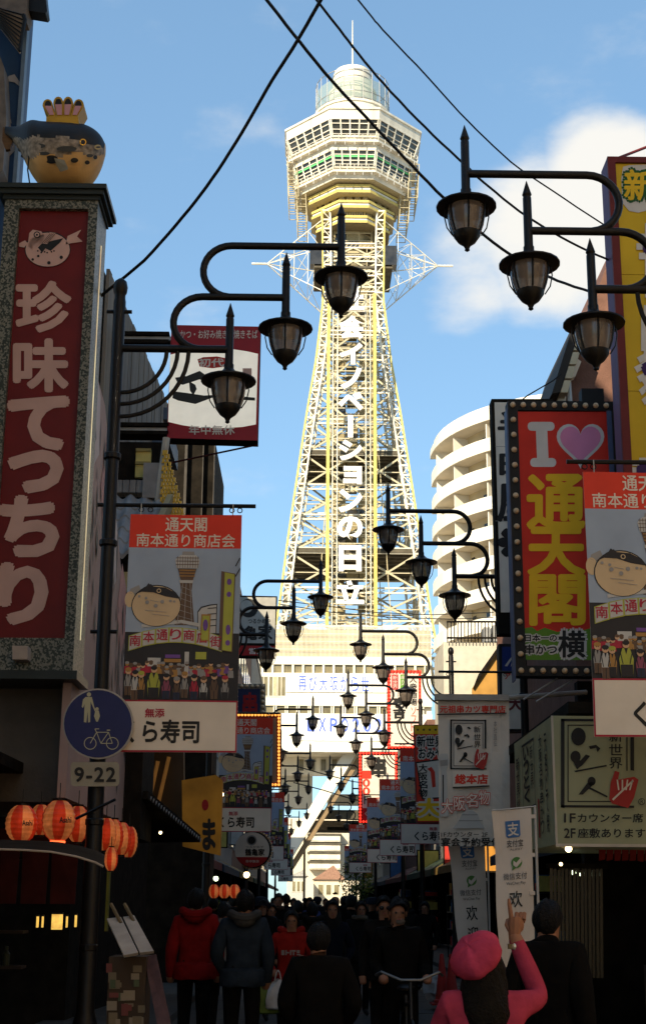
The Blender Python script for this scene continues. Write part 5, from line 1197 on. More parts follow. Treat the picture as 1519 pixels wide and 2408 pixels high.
q_.T('新世界', 980, 1042, 1731, 1756, BLK, 3, bold=.03, out=.13, om=WHT); q_.T('おみやげ', 984, 1062, 1758, 1784, BLK, 3, bold=.03, out=.13, om=WHT)
q_.G([(977, 1792), (1050, 1782), (1060, 1876), (992, 1880)], BLK, 2); q_.G([(980, 1795), (1048, 1786), (1057, 1873), (995, 1877)], WHT, 3); q_.VT('大阪名物', 984, 1004, 1796, 1874, BLK, l=4, bold=.03)
q_.G([(1004, 1808), (1014, 1803), (1022, 1815), (1024, 1850), (1016, 1852), (1012, 1815)], RED, 4)
q_.T('大', 983, 1034, 1878, 1918, YEL, 3, bold=.05, out=.11, om=WHT); q_.T('関', 1205, 1225, 1790, 1830, WHT, 2); q_.build('print', om_)

# ---- bulb-edged signs further off
REDB = mat('red_bulb', (1, .03, .015), .4, emit=1.1, var=.05); ORB = mat('amber_bulb', (1, .35, .06), .4, emit=.8, var=.3)
def bulb_edge(t, x0, y0, x1, y1, Y, m, step, r):
    bm_ = None; n1_ = max(2, int((x1-x0)/step)); n2_ = max(2, int((y1-y0)/step)); P_ = [(x0+(x1-x0)*k/n1_, y) for k in range(n1_+1) for y in (y0, y1)]+[(x, y0+(y1-y0)*k/n2_) for k in range(1, n2_) for x in (x0, x1)]
    for x, y in P_:
        w_ = at(x, y, Y)
        if bm_ is None: bm_ = MB().ball((0, 0, 0), r, m, 8, 4).build('bulb', t, world=False); bm_.location = w_-LOC[t]
        else: inst(bm_, t, w_, 'bulb')
KS = 50.0
ks = thing('skewer_sign', 'white skewer price sign edged with glowing red bulbs right of the arch', 'sign', tuple(at(890, 1935, KS)))
quadbox(rectpts(843, 1767, 935, 1936), KS, .3, FRM).build('box', ks); q_ = PP(KS-.01, .006); q_.R(852, 928, 1776, 1928, mat('sign_offwhite', (.66, .59, .49), .6), 1)
q_.T('串', 874, 906, 1782, 1826, BLK, 2, bold=.06); q_.VT('100', 853, 869, 1812, 1870, RED, l=2, bold=.03); q_.T('円', 856, 872, 1872, 1890, BLK, 2, bold=.03); q_.T('まで', 856, 864, 1788, 1806, BLK, 2); q_.R(852, 928, 1900, 1928, CRIM, 2); q_.T('くしかつ', 858, 920, 1905, 1922, WHT, 3)
q_.build('print', ks); bulb_edge(ks, 847, 1771, 931, 1932, KS-.05, REDB, 7.2, .045)
VS = 44.0
vs_ = thing('tall_menu_sign', 'tall white sign edged with red bulbs and carrying red and green title boxes', 'sign', tuple(at(950, 1740, VS)))
quadbox(rectpts(911, 1576, 990, 1760), VS, .3, DARK).build('box', vs_); q_ = PP(VS-.01, .006); q_.R(917, 984, 1582, 1755, mat('sign_offwhite', (.66, .59, .49), .6), 1)
q_.R(921, 936, 1586, 1622, CRIM, 2); q_.VT('新世界', 923, 934, 1588, 1620, WHT, l=3); q_.R(941, 956, 1586, 1620, GRN, 2); q_.VT('串かつ', 943, 954, 1588, 1618, WHT, l=3); q_.VT('大衆酒場', 962, 980, 1588, 1660, BLK, l=2, bold=.02); q_.VT('ソフト串', 966, 978, 1662, 1740, RED, l=2); q_.VT('壱吉', 925, 952, 1640, 1690, BLK, l=2, bold=.06)
q_.build('print', vs_); bulb_edge(vs_, 914, 1579, 987, 1757, VS-.05, REDB, 7.5, .045)
# left: signs between the first and third banners
TK = 37.0
tk = thing('crane_sign', 'grey white shop sign with brush script over a dark red strip, left of the tower', 'sign', tuple(at(610, 1545, TK)))
quadbox([(560, 1400), (652, 1402), (646, 1546), (556, 1544)], TK, .3, DARK).build('box', tk); q_ = PP(TK-.008, .005); q_.G([(561, 1404), (649, 1405), (646, 1513), (558, 1512)], mat('sign_grey', (.36, .34, .30), .7), 1); q_.G([(558, 1518), (646, 1519), (645, 1542), (557, 1541)], CRIM, 1)
q_.T('つるかめや', 584, 636, 1455, 1466, BLK, 2, bold=.02); q_.T('家', 608, 640, 1470, 1504, BLK, 2, bold=.03); q_.T('亀', 576, 604, 1472, 1504, BLK, 2, bold=.03); q_.T('営業', 586, 622, 1524, 1538, WHT, 2, bold=.02)
q_.D(585, 1430, 22, BLK, 2); q_.D(580, 1426, 15, mat('sign_grey', (.36, .34, .30), .7), 3); q_.build('print', tk)
BS = 34.0
bs = thing('dark_bulb_sign', 'dark blue sign bordered with dull bulbs, right of the nearest left banner', 'sign', tuple(at(597, 1675, BS)))
quadbox(rectpts(552, 1608, 624, 1690), BS, .3, PGY).build('box', bs); q_ = PP(BS-.01, .006); q_.R(556, 612, 1620, 1688, ink('navy', (.015, .02, .06)), 1); q_.T('串', 572, 604, 1630, 1680, CRIM, 2, bold=.04); q_.build('print', bs); bulb_edge(bs, 556, 1613, 618, 1686, BS-.03, BULB, 11, .045)
RF = 30.0
rf = thing('amber_bulb_sign', 'red board outlined with amber bulbs behind the second left banner', 'sign', tuple(at(610, 1850, RF)))
quadbox(rectpts(540, 1676, 661, 1850), RF, .25, mat('board_maroon', (.12, .02, .018), .6)).build('box', rf); bulb_edge(rf, 546, 1681, 656, 1845, RF-.03, ORB, 7.5, .03)
q_ = PP(RF-.01, .006); q_.R(552, 650, 1688, 1840, ink('board_dull', (.25, .18, .12)), 1); q_.T('鶴亀', 560, 640, 1692, 1720, CRIM, 2); q_.build('print', rf)
RD = 29.0
rd = thing('round_shop_sign', 'round white shop sign with a dark red base below the second left banner', 'sign', tuple(at(595, 2040, RD)))
cyl_face(595, 1998, 43, RD, .2, DARK).build('drum', rd); q_ = PP(RD-.006, .004); q_.D(593, 1998, 41, mat('sign_offwhite', (.66, .59, .49), .6), 1, n=32); q_.D(593, 1998, 41, CRIM, 2, n=16, a0=205, a1=335)
q_.D(592, 1976, 12, GRY, 2); q_.D(592, 1976, 9, BLK, 3); q_.T('鶴亀家', 577, 622, 1996, 2012, BLK, 3, bold=.03); q_.T('つるかめや', 578, 620, 1989, 1994, BLK, 3); q_.T('年中無休', 578, 610, 2022, 2029, WHT, 4); q_.build('print', rd)
bm_ = None
for k in range(26):
    a = R(-110+k*9.2*1.0); w_ = at(595+45*math.cos(a), 1998+45*math.sin(a), RD+.05)
    if bm_ is None: bm_ = MB().ball((0, 0, 0), .025, BULB, 8, 4).build('bulb', rd, world=False); bm_.location = w_-LOC[rd]
    else: inst(bm_, rd, w_, 'bulb')
# lit yellow shop board with black brush writing and tiled porch
YB = 20.5
yb_ = thing('lit_yellow_board', 'warm lit yellow shop board with black brush writing behind the second left post', 'sign', tuple(at(470, 2010, YB)))
LITY = mat('lit_yellow', (.34, .15, .015), .6, emit=.06, var=.45, scale=1.5)
quadbox([(428, 1835), (508, 1822), (524, 1835), (518, 2012), (430, 1990)], YB, .2, LITY).build('box', yb_); q_ = PP(YB-.006); q_.T('ま', 478, 506, 1928, 1996, BLK, 2, bold=.05); q_.D(483, 1893, 8, CRIM, 2, 13); q_.build('print', yb_)
pc = thing('tiled_porch', 'black tiled porch roof running down towards the lit yellow board', 'roof', tuple(at(400, 1990, 19.2)))
a_, c_ = at(322, 1890, 17.6), at(448, 1990, 20.2)
MB().beam(a_+Vector((-.3, 0, .1)), c_+Vector((-.3, 0, .1)), .9, .10, DARK).build('roof', pc)
for k in range(22):
    t_ = (k+.5)/22; e = a_.lerp(c_, t_)+Vector((.16, 0, .07)); MB().tube([e+Vector((-.6, 0, .17)), e], .035, RT, 6).build('eave_tile', pc)
# amber glass, its reflections modelled as weakly glowing bars, between the hoarding and the lit board
gw = thing('brown_shop_window', 'dim amber shop window with slanting reflections under the nearest left banner', 'window', tuple(at(400, 1960, 21.2)))
quadbox([(318, 1760), (432, 1760), (434, 1960), (330, 1980)], 21.4, .2, mat('amber_dark', (.07, .035, .010), .3, var=.5, scale=1.2)).build('glass', gw)
for (x0_, y0_, x1_, y1_) in ((398, 1780, 370, 1900), (372, 1790, 352, 1880), (362, 1900, 346, 1958)): MB().tube([at(x0_, y0_, 21.3), at(x1_, y1_, 21.3)], .03, mat('amber_reflection', (.5, .22, .05), .4, emit=.05), 6).build('bar', gw)
# ================================================================ overhead wires
WIR = mat('cable_rubber', (.010, .010, .010), .6)
def wire(label, pts, Y0, Y1, r, group='cables across the sky'):
    n = len(pts); P_ = [at(x, y, Y0+(Y1-Y0)*i/(n-1)) for i, (x, y) in enumerate(pts)]
    P_ = [P_[0]+(P_[0]-P_[1])*4.0]+P_
    Q = []
    for i in range(len(P_)-1):
        p0, p1, p2, p3 = P_[max(i-1, 0)], P_[i], P_[i+1], P_[min(i+2, len(P_)-1)]
        for k in range(5):
            t = k/5; Q.append(.5*((2*p1)+(p2-p0)*t+(2*p0-5*p1+4*p2-p3)*t*t+(3*p1-p0-3*p2+p3)*t**3)+Vector((0, 0, random.uniform(-.004, .004))))
    Q.append(P_[-1]); o = MB().tube(Q, r, WIR, 7).build('overhead_cable', loc=tuple(Q[-1]), smooth=True); tag(o, label, 'cable', group)
random.seed(2)
wire('thick cable falling from upper centre to the left, ending beside the granite sign', [(755, 0), (700, 95), (640, 190), (570, 310), (500, 420), (430, 510), (340, 612), (237, 697)], 10.2, 13.55, .0165)
wire('thick cable crossing the tower top and ending behind the lanterns at the right', [(628, 0), (690, 80), (780, 190), (860, 275), (950, 370), (1045, 468), (1140, 555), (1240, 625), (1310, 660), (1400, 690)], 11.2, 15.2, .0165)
wire('middle cable passing just right of the spire down to the yellow sign', [(745, 0), (830, 110), (900, 195), (1000, 300), (1090, 385), (1150, 440), (1240, 510), (1340, 570), (1436, 614)], 11.2, 14.2, .0125)
wire('thinnest upper cable touching the nearest right lamp spike', [(842, 0), (900, 70), (1000, 175), (1100, 285), (1200, 380), (1300, 450), (1432, 537)], 11.2, 14.2, .0085)
for i, (pts, Y) in enumerate((([(655, 1412), (760, 1424), (880, 1440), (1010, 1446), (1160, 1440)], 60), ([(655, 1420), (780, 1440), (920, 1452), (1060, 1456), (1160, 1452)], 62), ([(690, 1800), (760, 1820), (830, 1838), (900, 1846)], 56), ([(690, 1840), (760, 1858), (830, 1880), (900, 1890)], 52), ([(1176, 980), (1240, 930), (1300, 895), (1318, 880)], 18.5))):
    P_ = [at(x, y, Y) for x, y in pts]
    o = MB().tube(P_, .02 if Y > 20 else .01, WIR, 5).build('overhead_cable', loc=tuple(P_[0])); tag(o, ['upper of two thin cables across the foot of the tower', 'lower of two thin cables across the foot of the tower', 'upper thin cable crossing the arch below the hall', 'lower thin cable crossing the arch below the hall', 'short cable from the brown gable house to the white upright sign'][i], 'cable', 'cables across the sky')

# ================================================================ paper lanterns, left
LRED = mat('lantern_red', (.55, .035, .008), .6, emit=.11, var=.6, scale=6); LCRM = mat('lantern_cream', (.72, .20, .055), .6, emit=.12, var=.6, scale=6); LGL = mat('lantern_glow', (1, .12, .03), .5, emit=1.2)
def lantern(label, cx_, cy_, rx, ry, Y, txt=None):
    c = at(cx_, cy_, Y); r = rx*Y/F; h = ry*Y/F; t = thing('paper_lantern', label, 'lantern', tuple(c), 'orange paper lanterns under the eaves'); rl = random.Random(label); ph_ = rl.random(); sq = rl.uniform(.93, 1.07)
    k = 18; pr = []
    for i in range(k+1):
        a = math.pi*(.12+.76*i/k); rr = r*math.sin(a)*(1 if i % 2 else .955); pr.append((rr, -h*math.cos(a)/math.cos(math.pi*.12)))
    n = 24; vs = []; fs = []; b = MB()
    for i in range(k):
        for j in range(n):
            q = [Vector((pr[a][0]*sq*math.cos(2*math.pi*(j+e)/n+ph_)+.05*pr[a][1]*(ph_-.5), pr[a][0]*math.sin(2*math.pi*(j+e)/n+ph_), pr[a][1]))+c for a, e in ((i, 0), (i, 1), (i+1, 1), (i+1, 0))]
            b.face(q, LRED if (j//3) % 2 else LCRM)
    b.build('paper_body', t, smooth=True)
    b = MB().lathe([(r*.42, h), (r*.42, h*1.1), (r*.36, h*1.1)], c, BLACKM, 16); b.build('top_ring', t); MB().lathe([(r*.36, -h*1.1), (r*.42, -h*1.1), (r*.42, -h)], c, LGL if txt else BLACKM, 16).build('bottom_ring', t)
    MB().tube([c+Vector((0, 0, h*1.1)), c+Vector((0, 0, h*1.9))], .004, BLACKM, 5).build('cord', t)
    if txt:
        q = PP(Y-r-.004); q.T(txt, cx_+rx*.05, cx_+rx*.7, cy_-ry*.2, cy_+ry*.1, BLK, 1, bold=.03); q.build('lettering', t)
    return t
for lb, x, y, rx, ry, Y, tx_ in (
        ('leftmost large paper lantern under the fascia', 52, 1937, 36, 41, 12.3, 'Asahi'), ('paper lantern tucked behind the two large ones', 96, 1928, 26, 34, 13.0, None),
        ('largest paper lantern, second from the left', 139, 1930, 42, 45, 12.2, 'Asahi'), ('paper lantern just left of the lamp post', 184, 1938, 28, 40, 12.9, None),
        ('paper lantern just right of the lamp post', 250, 1962, 24, 36, 13.2, None), ('paper lantern second right of the lamp post', 268, 1966, 24, 37, 13.9, None), ('paper lantern third right of the lamp post', 286, 1972, 22, 36, 14.8, None), ('paper lantern furthest right in the row', 304, 1980, 19, 34, 15.8, None),
        ('small tapered paper lantern hanging lowest, below the row', 262, 2020, 16, 26, 12.6, None)): lantern(lb, x, y, rx, ry, Y, tx_)
for k in range(3): lantern(['orange lantern at the left of the row near the green shop mouth', 'middle orange lantern of the row near the green shop mouth', 'orange lantern at the right of the row near the green shop mouth'][k], 504+24*k, 2096, 13, 15, 21.5)
# bare lamps
def lamp_bulb(label, x, y, Y, r, m, group='bare lamps in the shops'):
    c = at(x, y, Y); t = thing('lamp_bulb', label, 'lamp', tuple(c), group); MB().ball(c, r, m, 10, 8).build('glass_bulb', t, smooth=True); MB().lathe([(r*.5, r*.8), (r*.45, r*1.7), (.01, r*1.75)], c, BLACKM, 10).build('socket', t)
HOT = mat('bulb_hot', (1, .72, .35), .4, emit=4, var=.02); HOTG = mat('bulb_greenish', (.8, .95, .6), .4, emit=2.2, var=.02)
lamp_bulb('bright round lamp below the round shop sign', 580, 2057, 26, .055, HOT)
lamp_bulb('oval lamp under the corner sign', 1336, 1996, 12.6, .030, HOT); lamp_bulb('small greenish lamp inside the corner eatery', 1348, 2052, 14, .024, HOTG); lamp_bulb('second small lamp inside the corner eatery', 1362, 2056, 14.2, .016, HOTG); lamp_bulb('faint lamp low under the corner sign', 1318, 2032, 13.2, .016, HOT)
lamp_bulb('spot lamp on the second left lamp post', 520, 1868, 25, .05, HOT); lamp_bulb('greenish lamp over the lantern row', 508, 2066, 23, .04, HOTG); lamp_bulb('small lamp on the tiled porch', 378, 1958, 18.5, .02, HOT)
# red valance in the eatery
vl = thing('red_valance', 'dim red valance hanging inside the corner eatery', 'valance', tuple(at(1480, 2030, 13.2)))
for k in range(8):
    MB().prism(atl([(1408+18*k, 1996+random.uniform(-2, 2)), (1424+18*k, 1996), (1422+18*k, 2026+random.uniform(-6, 8)), (1408+18*k, 2024)], 13.2), (0, .02, 0), mat('valance_red', (.20, .014, .012), .8)).build('flap', vl)
MB().tube([at(1400, 1996, 13.22), at(1560, 1996, 13.22)], .012, BLACKM, 6).build('rod', vl)
# street boards at the lower left: two tilted menus over a stand
mn = thing('menu_stand', 'slanting double menu board on a stand beside the nearest left lamp post', 'menu board', tuple(at(300, 2400, 9.0)))
MENU = mat('menu_sheet', (.34, .30, .25), .35, var=.3, scale=5)
MB().prism([at(252, 2160, 9.2), at(285, 2156, 9.2), at(326, 2240, 8.6), at(292, 2246, 8.6)], (0, .02, -.015), MENU).build('sheet', mn)
MB().prism([at(290, 2156, 9.2), at(316, 2152, 9.2), at(362, 2236, 8.6), at(330, 2240, 8.6)], (0, .02, -.015), MENU).build('sheet', mn)
for x in (262, 294): MB().tube([at(x, 2126, 9.25), at(x+24, 2172, 9.1)], .012, mat('clip_wood', (.10, .07, .03), .6), 6).build('clip', mn)
r_ = front_rect(246, 2250, 345, 2500, 8.8); MB().box(r_[0], r_[1], 8.8, 9.1, 0, r_[3], mat('stand_wood', (.035, .022, .012), .7)).build('stand', mn)
q_ = PP(8.796); PAP = [ink('menu_tan', (.11, .085, .05)), ink('menu_red', (.10, .025, .02)), ink('menu_green', (.05, .065, .03)), ink('menu_cream', (.16, .13, .09))]
for k in range(22):
    x = 250+random.random()*78; y = 2262+random.random()*140; q_.R(x, x+8+random.random()*20, y, y+6+random.random()*22, random.choice(PAP), 1+k*.2)
q_.build('print', mn)
q_ = MB().prism([at(340, 2250, 8.9), at(366, 2244, 8.9), at(404, 2420, 8.6), at(372, 2420, 8.6)], (0, .05, 0), mat('sand_board', (.06, .03, .03), .6, var=.5, scale=10)).build('side_board', mn)

# ================================================================ welcome flags
FLW = mat('flag_cloth', (.50, .44, .38), .8, var=.10, scale=3)
def flag(label, Yf, TLx, TLy, TRx, TRy, BLx, BLy, BRx, BRy, polex, dy):
    t = thing('welcome_flag', label, 'flag', tuple(at(BRx, BRy, Yf)), 'welcome flags before the corner eatery')
    def g(u, v, l=0):
        x = (TLx+(TRx-TLx)*u)*(1-v)+(BLx+(BRx-BLx)*u)*v+3*math.sin(v*7)*(1-u); y = (TLy+(TRy-TLy)*u)*(1-v)+(BLy+(BRy-BLy)*u)*v
        return at(x, y, Yf+.015*math.sin(u*4+v*5)-l*.004)
    b = MB(); nu, nv = 6, 16
    for j in range(nv):
        for i in range(nu): b.face([g(i/nu, j/nv), g((i+1)/nu, j/nv), g((i+1)/nu, (j+1)/nv), g(i/nu, (j+1)/nv)], FLW)
    b.build('cloth', t, smooth=True)
    def np_(): o_ = Print((0, 0, 0)); o_.P = lambda u, v, l: g(u, 1-v, l+1.5); return o_
    pr = np_()
    BLU = ink('flag_blue', (.04, .11, .26)); GG = ink('flag_green', (.06, .16, .03)); DG = ink('flag_grey', (.10, .09, .085))
    v = lambda y: 1-(y+dy)/365.0
    pr.poly([(.32, v(26)), (.70, v(26)), (.70, v(61)), (.66, v(65)), (.36, v(65)), (.32, v(61))], BLU, 1); pr.text('支', .37, .65, v(61), v(30), FLW, 2, .02)
    pr.text('支付宝', .32, .76, v(87), v(70), DG, 1, .02); pr.text('ALIPAY', .40, .74, v(95), v(90), DG, 1)
    pr.build('blue_mark', t); pr = np_(); pr.disc(.57, v(124), .15, GG, 1, .036); pr.poly([(.46, v(132)), (.44, v(142)), (.56, v(136))], GG, 1); pr.line([(.48, v(124)), (.56, v(130)), (.70, v(117))], .03, FLW, 2)
    pr.build('green_mark', t); pr = np_(); pr.text('微信支付', .20, .84, v(163), v(147), DG, 1, .008); pr.text('WeChat Pay', .28, .80, v(177), v(168), DG, 1, .008)
    pr.build('lettering', t)
    for k, ch in enumerate('欢迎'):
        pr = np_(); y0 = 190+k*55; pr.text(ch, .36, .70, v(y0+38), v(y0), BLK, 1, .012); pr.build('letter', t)
    pl = mat('flag_pole', (.40, .38, .35), .4); top = at(polex, TRy-6, Yf); bot = at(polex+6, 2290, Yf)
    MB().tube([Vector((top.x, Yf, 0)), top], .011, pl, 8).build('pole', t); MB().tube([at(TLx, TLy-2, Yf), at(polex+2, TRy-4, Yf)], .006, pl, 6).build('crossbar', t)
    MB().lathe([(.20, 0), (.20, .06), (.12, .12), (.04, .14)], (top.x, Yf, .11), BLACKM, 14).build('foot', t)
    b = MB()
    for k in range(3): y = TRy+20+90*k; MB().beam(at(TRx-4, y, Yf), at(polex, y, Yf), .02, .03, FLW).build('loop', t)
flag('nearer white welcome flag with blue and green marks, right of its twin', 11.6, 1155, 1908, 1248, 1900, 1178, 2275, 1258, 2268, 1257, 0)
flag('white welcome flag with blue and green marks, left and further back', 16.4, 1048, 1962, 1138, 1958, 1088, 2290, 1150, 2284, 1145, 0)

# ================================================================ cones and sack
CONE = mat('cone_red', (.30, .018, .012), .6)
for i, (x, y) in enumerate(((1040, 2362), (1062, 2364))):
    g_ = atz(x, y, .115); Yc = g_.y; t = thing('traffic_cone', ['left red traffic cone beside the pink beret', 'right red traffic cone touching its twin'][i], 'cone', (g_.x, Yc, .111), 'red traffic cones')
    MB().lathe([(.13, 0), (.125, .04), (.105, .05), (.03, .68), (.024, .70)], (g_.x, Yc, .14), CONE, 18).build('cone', t, smooth=True); MB().box(g_.x-.17, g_.x+.17, Yc-.17, Yc+.17, .112, .14, CONE).build('base', t)
sk = at(1026, 2335, 22.5); t = MB(); 
for k in range(1): t.ball((sk.x, 22.5, .30), .19, mat('sack_white', (.30, .28, .27), .6, var=.3, bump=.6, bscale=12), 14, 9, 1, .8, 1.0)
for i, v_ in enumerate(t.v):
    d = v_-Vector((sk.x, 22.5, .3)); t.v[i] = Vector((sk.x, 22.5, .3))+d*(1+.18*math.sin(i*2.3)+.1*math.sin(i*.7))
tag(t.build('rubbish_sack', loc=(sk.x, 22.5, .11), smooth=True), 'crumpled white rubbish sack behind the traffic cones', 'sack')

# ================================================================ little projecting signs and goods further down
random.seed(9)
CO = [(.42, .03, .02), (.5, .42, .1), (.40, .37, .33), (.04, .10, .22), (.08, .2, .05), (.45, .2, .03)]
spots = [('left', 33, 4.6), ('left', 49, 3.3), ('left', 63, 3.9), ('left', 78, 3.4), ('left', 100, 4.2), ('right', 36, 2.3), ('right', 43, 2.5), ('right', 53, 2.6), ('right', 60, 3.4), ('right', 71, 2.7), ('right', 80, 3.6), ('right', 105, 3.2)]
nmz = ['red', 'yellow', 'white', 'blue', 'green', 'orange']
for i, (side, Y, z) in enumerate(spots):
    s = -1 if side == 'left' else 1; X = -3.3 if s < 0 else 5.0; ci = i % 6; wd, ht = random.uniform(.6, .9), random.uniform(.7, 1.5)
    x0, x1 = (X+.05, X+.05+wd) if s < 0 else (X-.05-wd, X-.05)
    t = thing('projecting_sign', 'small %s shop sign sticking out on the %s, %s along' % (nmz[ci], side, ['nearest of its side', 'second', 'third', 'fourth', 'last'][i] if i < 5 else ['nearest of its side', 'second', 'third', 'fourth', 'fifth', 'sixth', 'last'][i-5]), 'sign', (X, Y, z), 'small projecting shop signs')
    MB().box(x0, x1, Y, Y+.12, z, z+ht, DARK).build('box', t); MB().box(x0+.04, x1-.04, Y-.02, Y-.002, z+.04, z+ht-.04, mat('psign_%d' % ci, CO[ci], .6)).build('face', t); MB().beam((X, Y+.06, z+ht*.8), (x0 if s < 0 else x1, Y+.06, z+ht*.8), .04, .04, BLACKM).build('bracket', t)
# stalls with goods in front of the shops
for i, (side, Y) in enumerate((('left', 35), ('left', 47), ('left', 60), ('right', 26), ('right', 40), ('right', 50), ('right', 62))):
    s = -1 if side == 'left' else 1; X = -2.9 if s < 0 else 4.3
    t = thing('goods_rack', 'rack of small coloured goods outside a shop on the %s, %s' % (side, ['nearest', 'second', 'furthest'][i] if i < 3 else ['nearest', 'second', 'third', 'furthest'][i-3]), 'rack', (X, Y, .11), 'goods racks on the footways')
    b = MB()
    for z in (.4, .85, 1.3, 1.75): b.box(X-.3, X+.3, Y-.8, Y+.8, z, z+.03, BLACKM)
    for yy in (-.78, .78): b.box(X-.3, X-.27, Y+yy-.02, Y+yy+.02, .11, 1.8, BLACKM); b.box(X+.27, X+.3, Y+yy-.02, Y+yy+.02, .11, 1.8, BLACKM)
    b.build('frame', t)
    for z in (.43, .88, 1.33, 1.78):
        for k in range(6):
            c_ = random.choice(CO); h = random.uniform(.12, .32); y = Y-.7+k*.26
            MB().box(X-.22, X+.22, y, y+.2, z, z+h, mat('goods_%d' % CO.index(c_), c_, .6)).build('package', t)

# ================================================================ street tree
tr = thing('street_tree', 'small yellow green street tree beyond the right hand banners', 'tree', (2.75, 76, .02)); rnd = random.Random(4)
MB().tube([(2.75, 76, 0), (2.78, 76, 1.2), (2.7, 76, 2.4), (2.8, 76, 3.6)], [.07, .06, .045, .02], mat('bark', (.08, .06, .04), .9), 7).build('trunk', tr)
LEAF = [mat('leaf_%d' % i, c, .6, var=.3) for i, c in enumerate(((.17, .19, .02), (.10, .15, .02), (.05, .085, .015)))]; b = MB()
for k in range(9):
    a = k*2.4; r_ = .55; e = Vector((2.75+r_*math.cos(a), 76+r_*math.sin(a), 1.7+.25*k)); b.tube([(2.75, 76, 1.2+.22*k), e], [.02, .008], mat('bark', (.08, .06, .04), .9), 5)
b.build('limb', tr); b = MB()
for k in range(1500):
    cz = rnd.random(); z = 1.2+3.0*cz; rr = (.25+.75*math.sin(math.pi*min(1, cz*.9+.1)))*rnd.random()**.5*.95; a = rnd.random()*6.283
    c = Vector((2.75+rr*math.cos(a), 76+rr*math.sin(a), z)); u = Vector((rnd.gauss(0, 1), rnd.gauss(0, 1), rnd.gauss(0, 1))).normalized()*.07; v = u.cross(Vector((rnd.gauss(0, 1), rnd.gauss(0, 1), rnd.gauss(0, 1)))).normalized()*.045
    b.face([c-u, c+v, c+u, c-v], LEAF[rnd.randrange(3)])
struct(b.build('crown', tr), 'stuff')
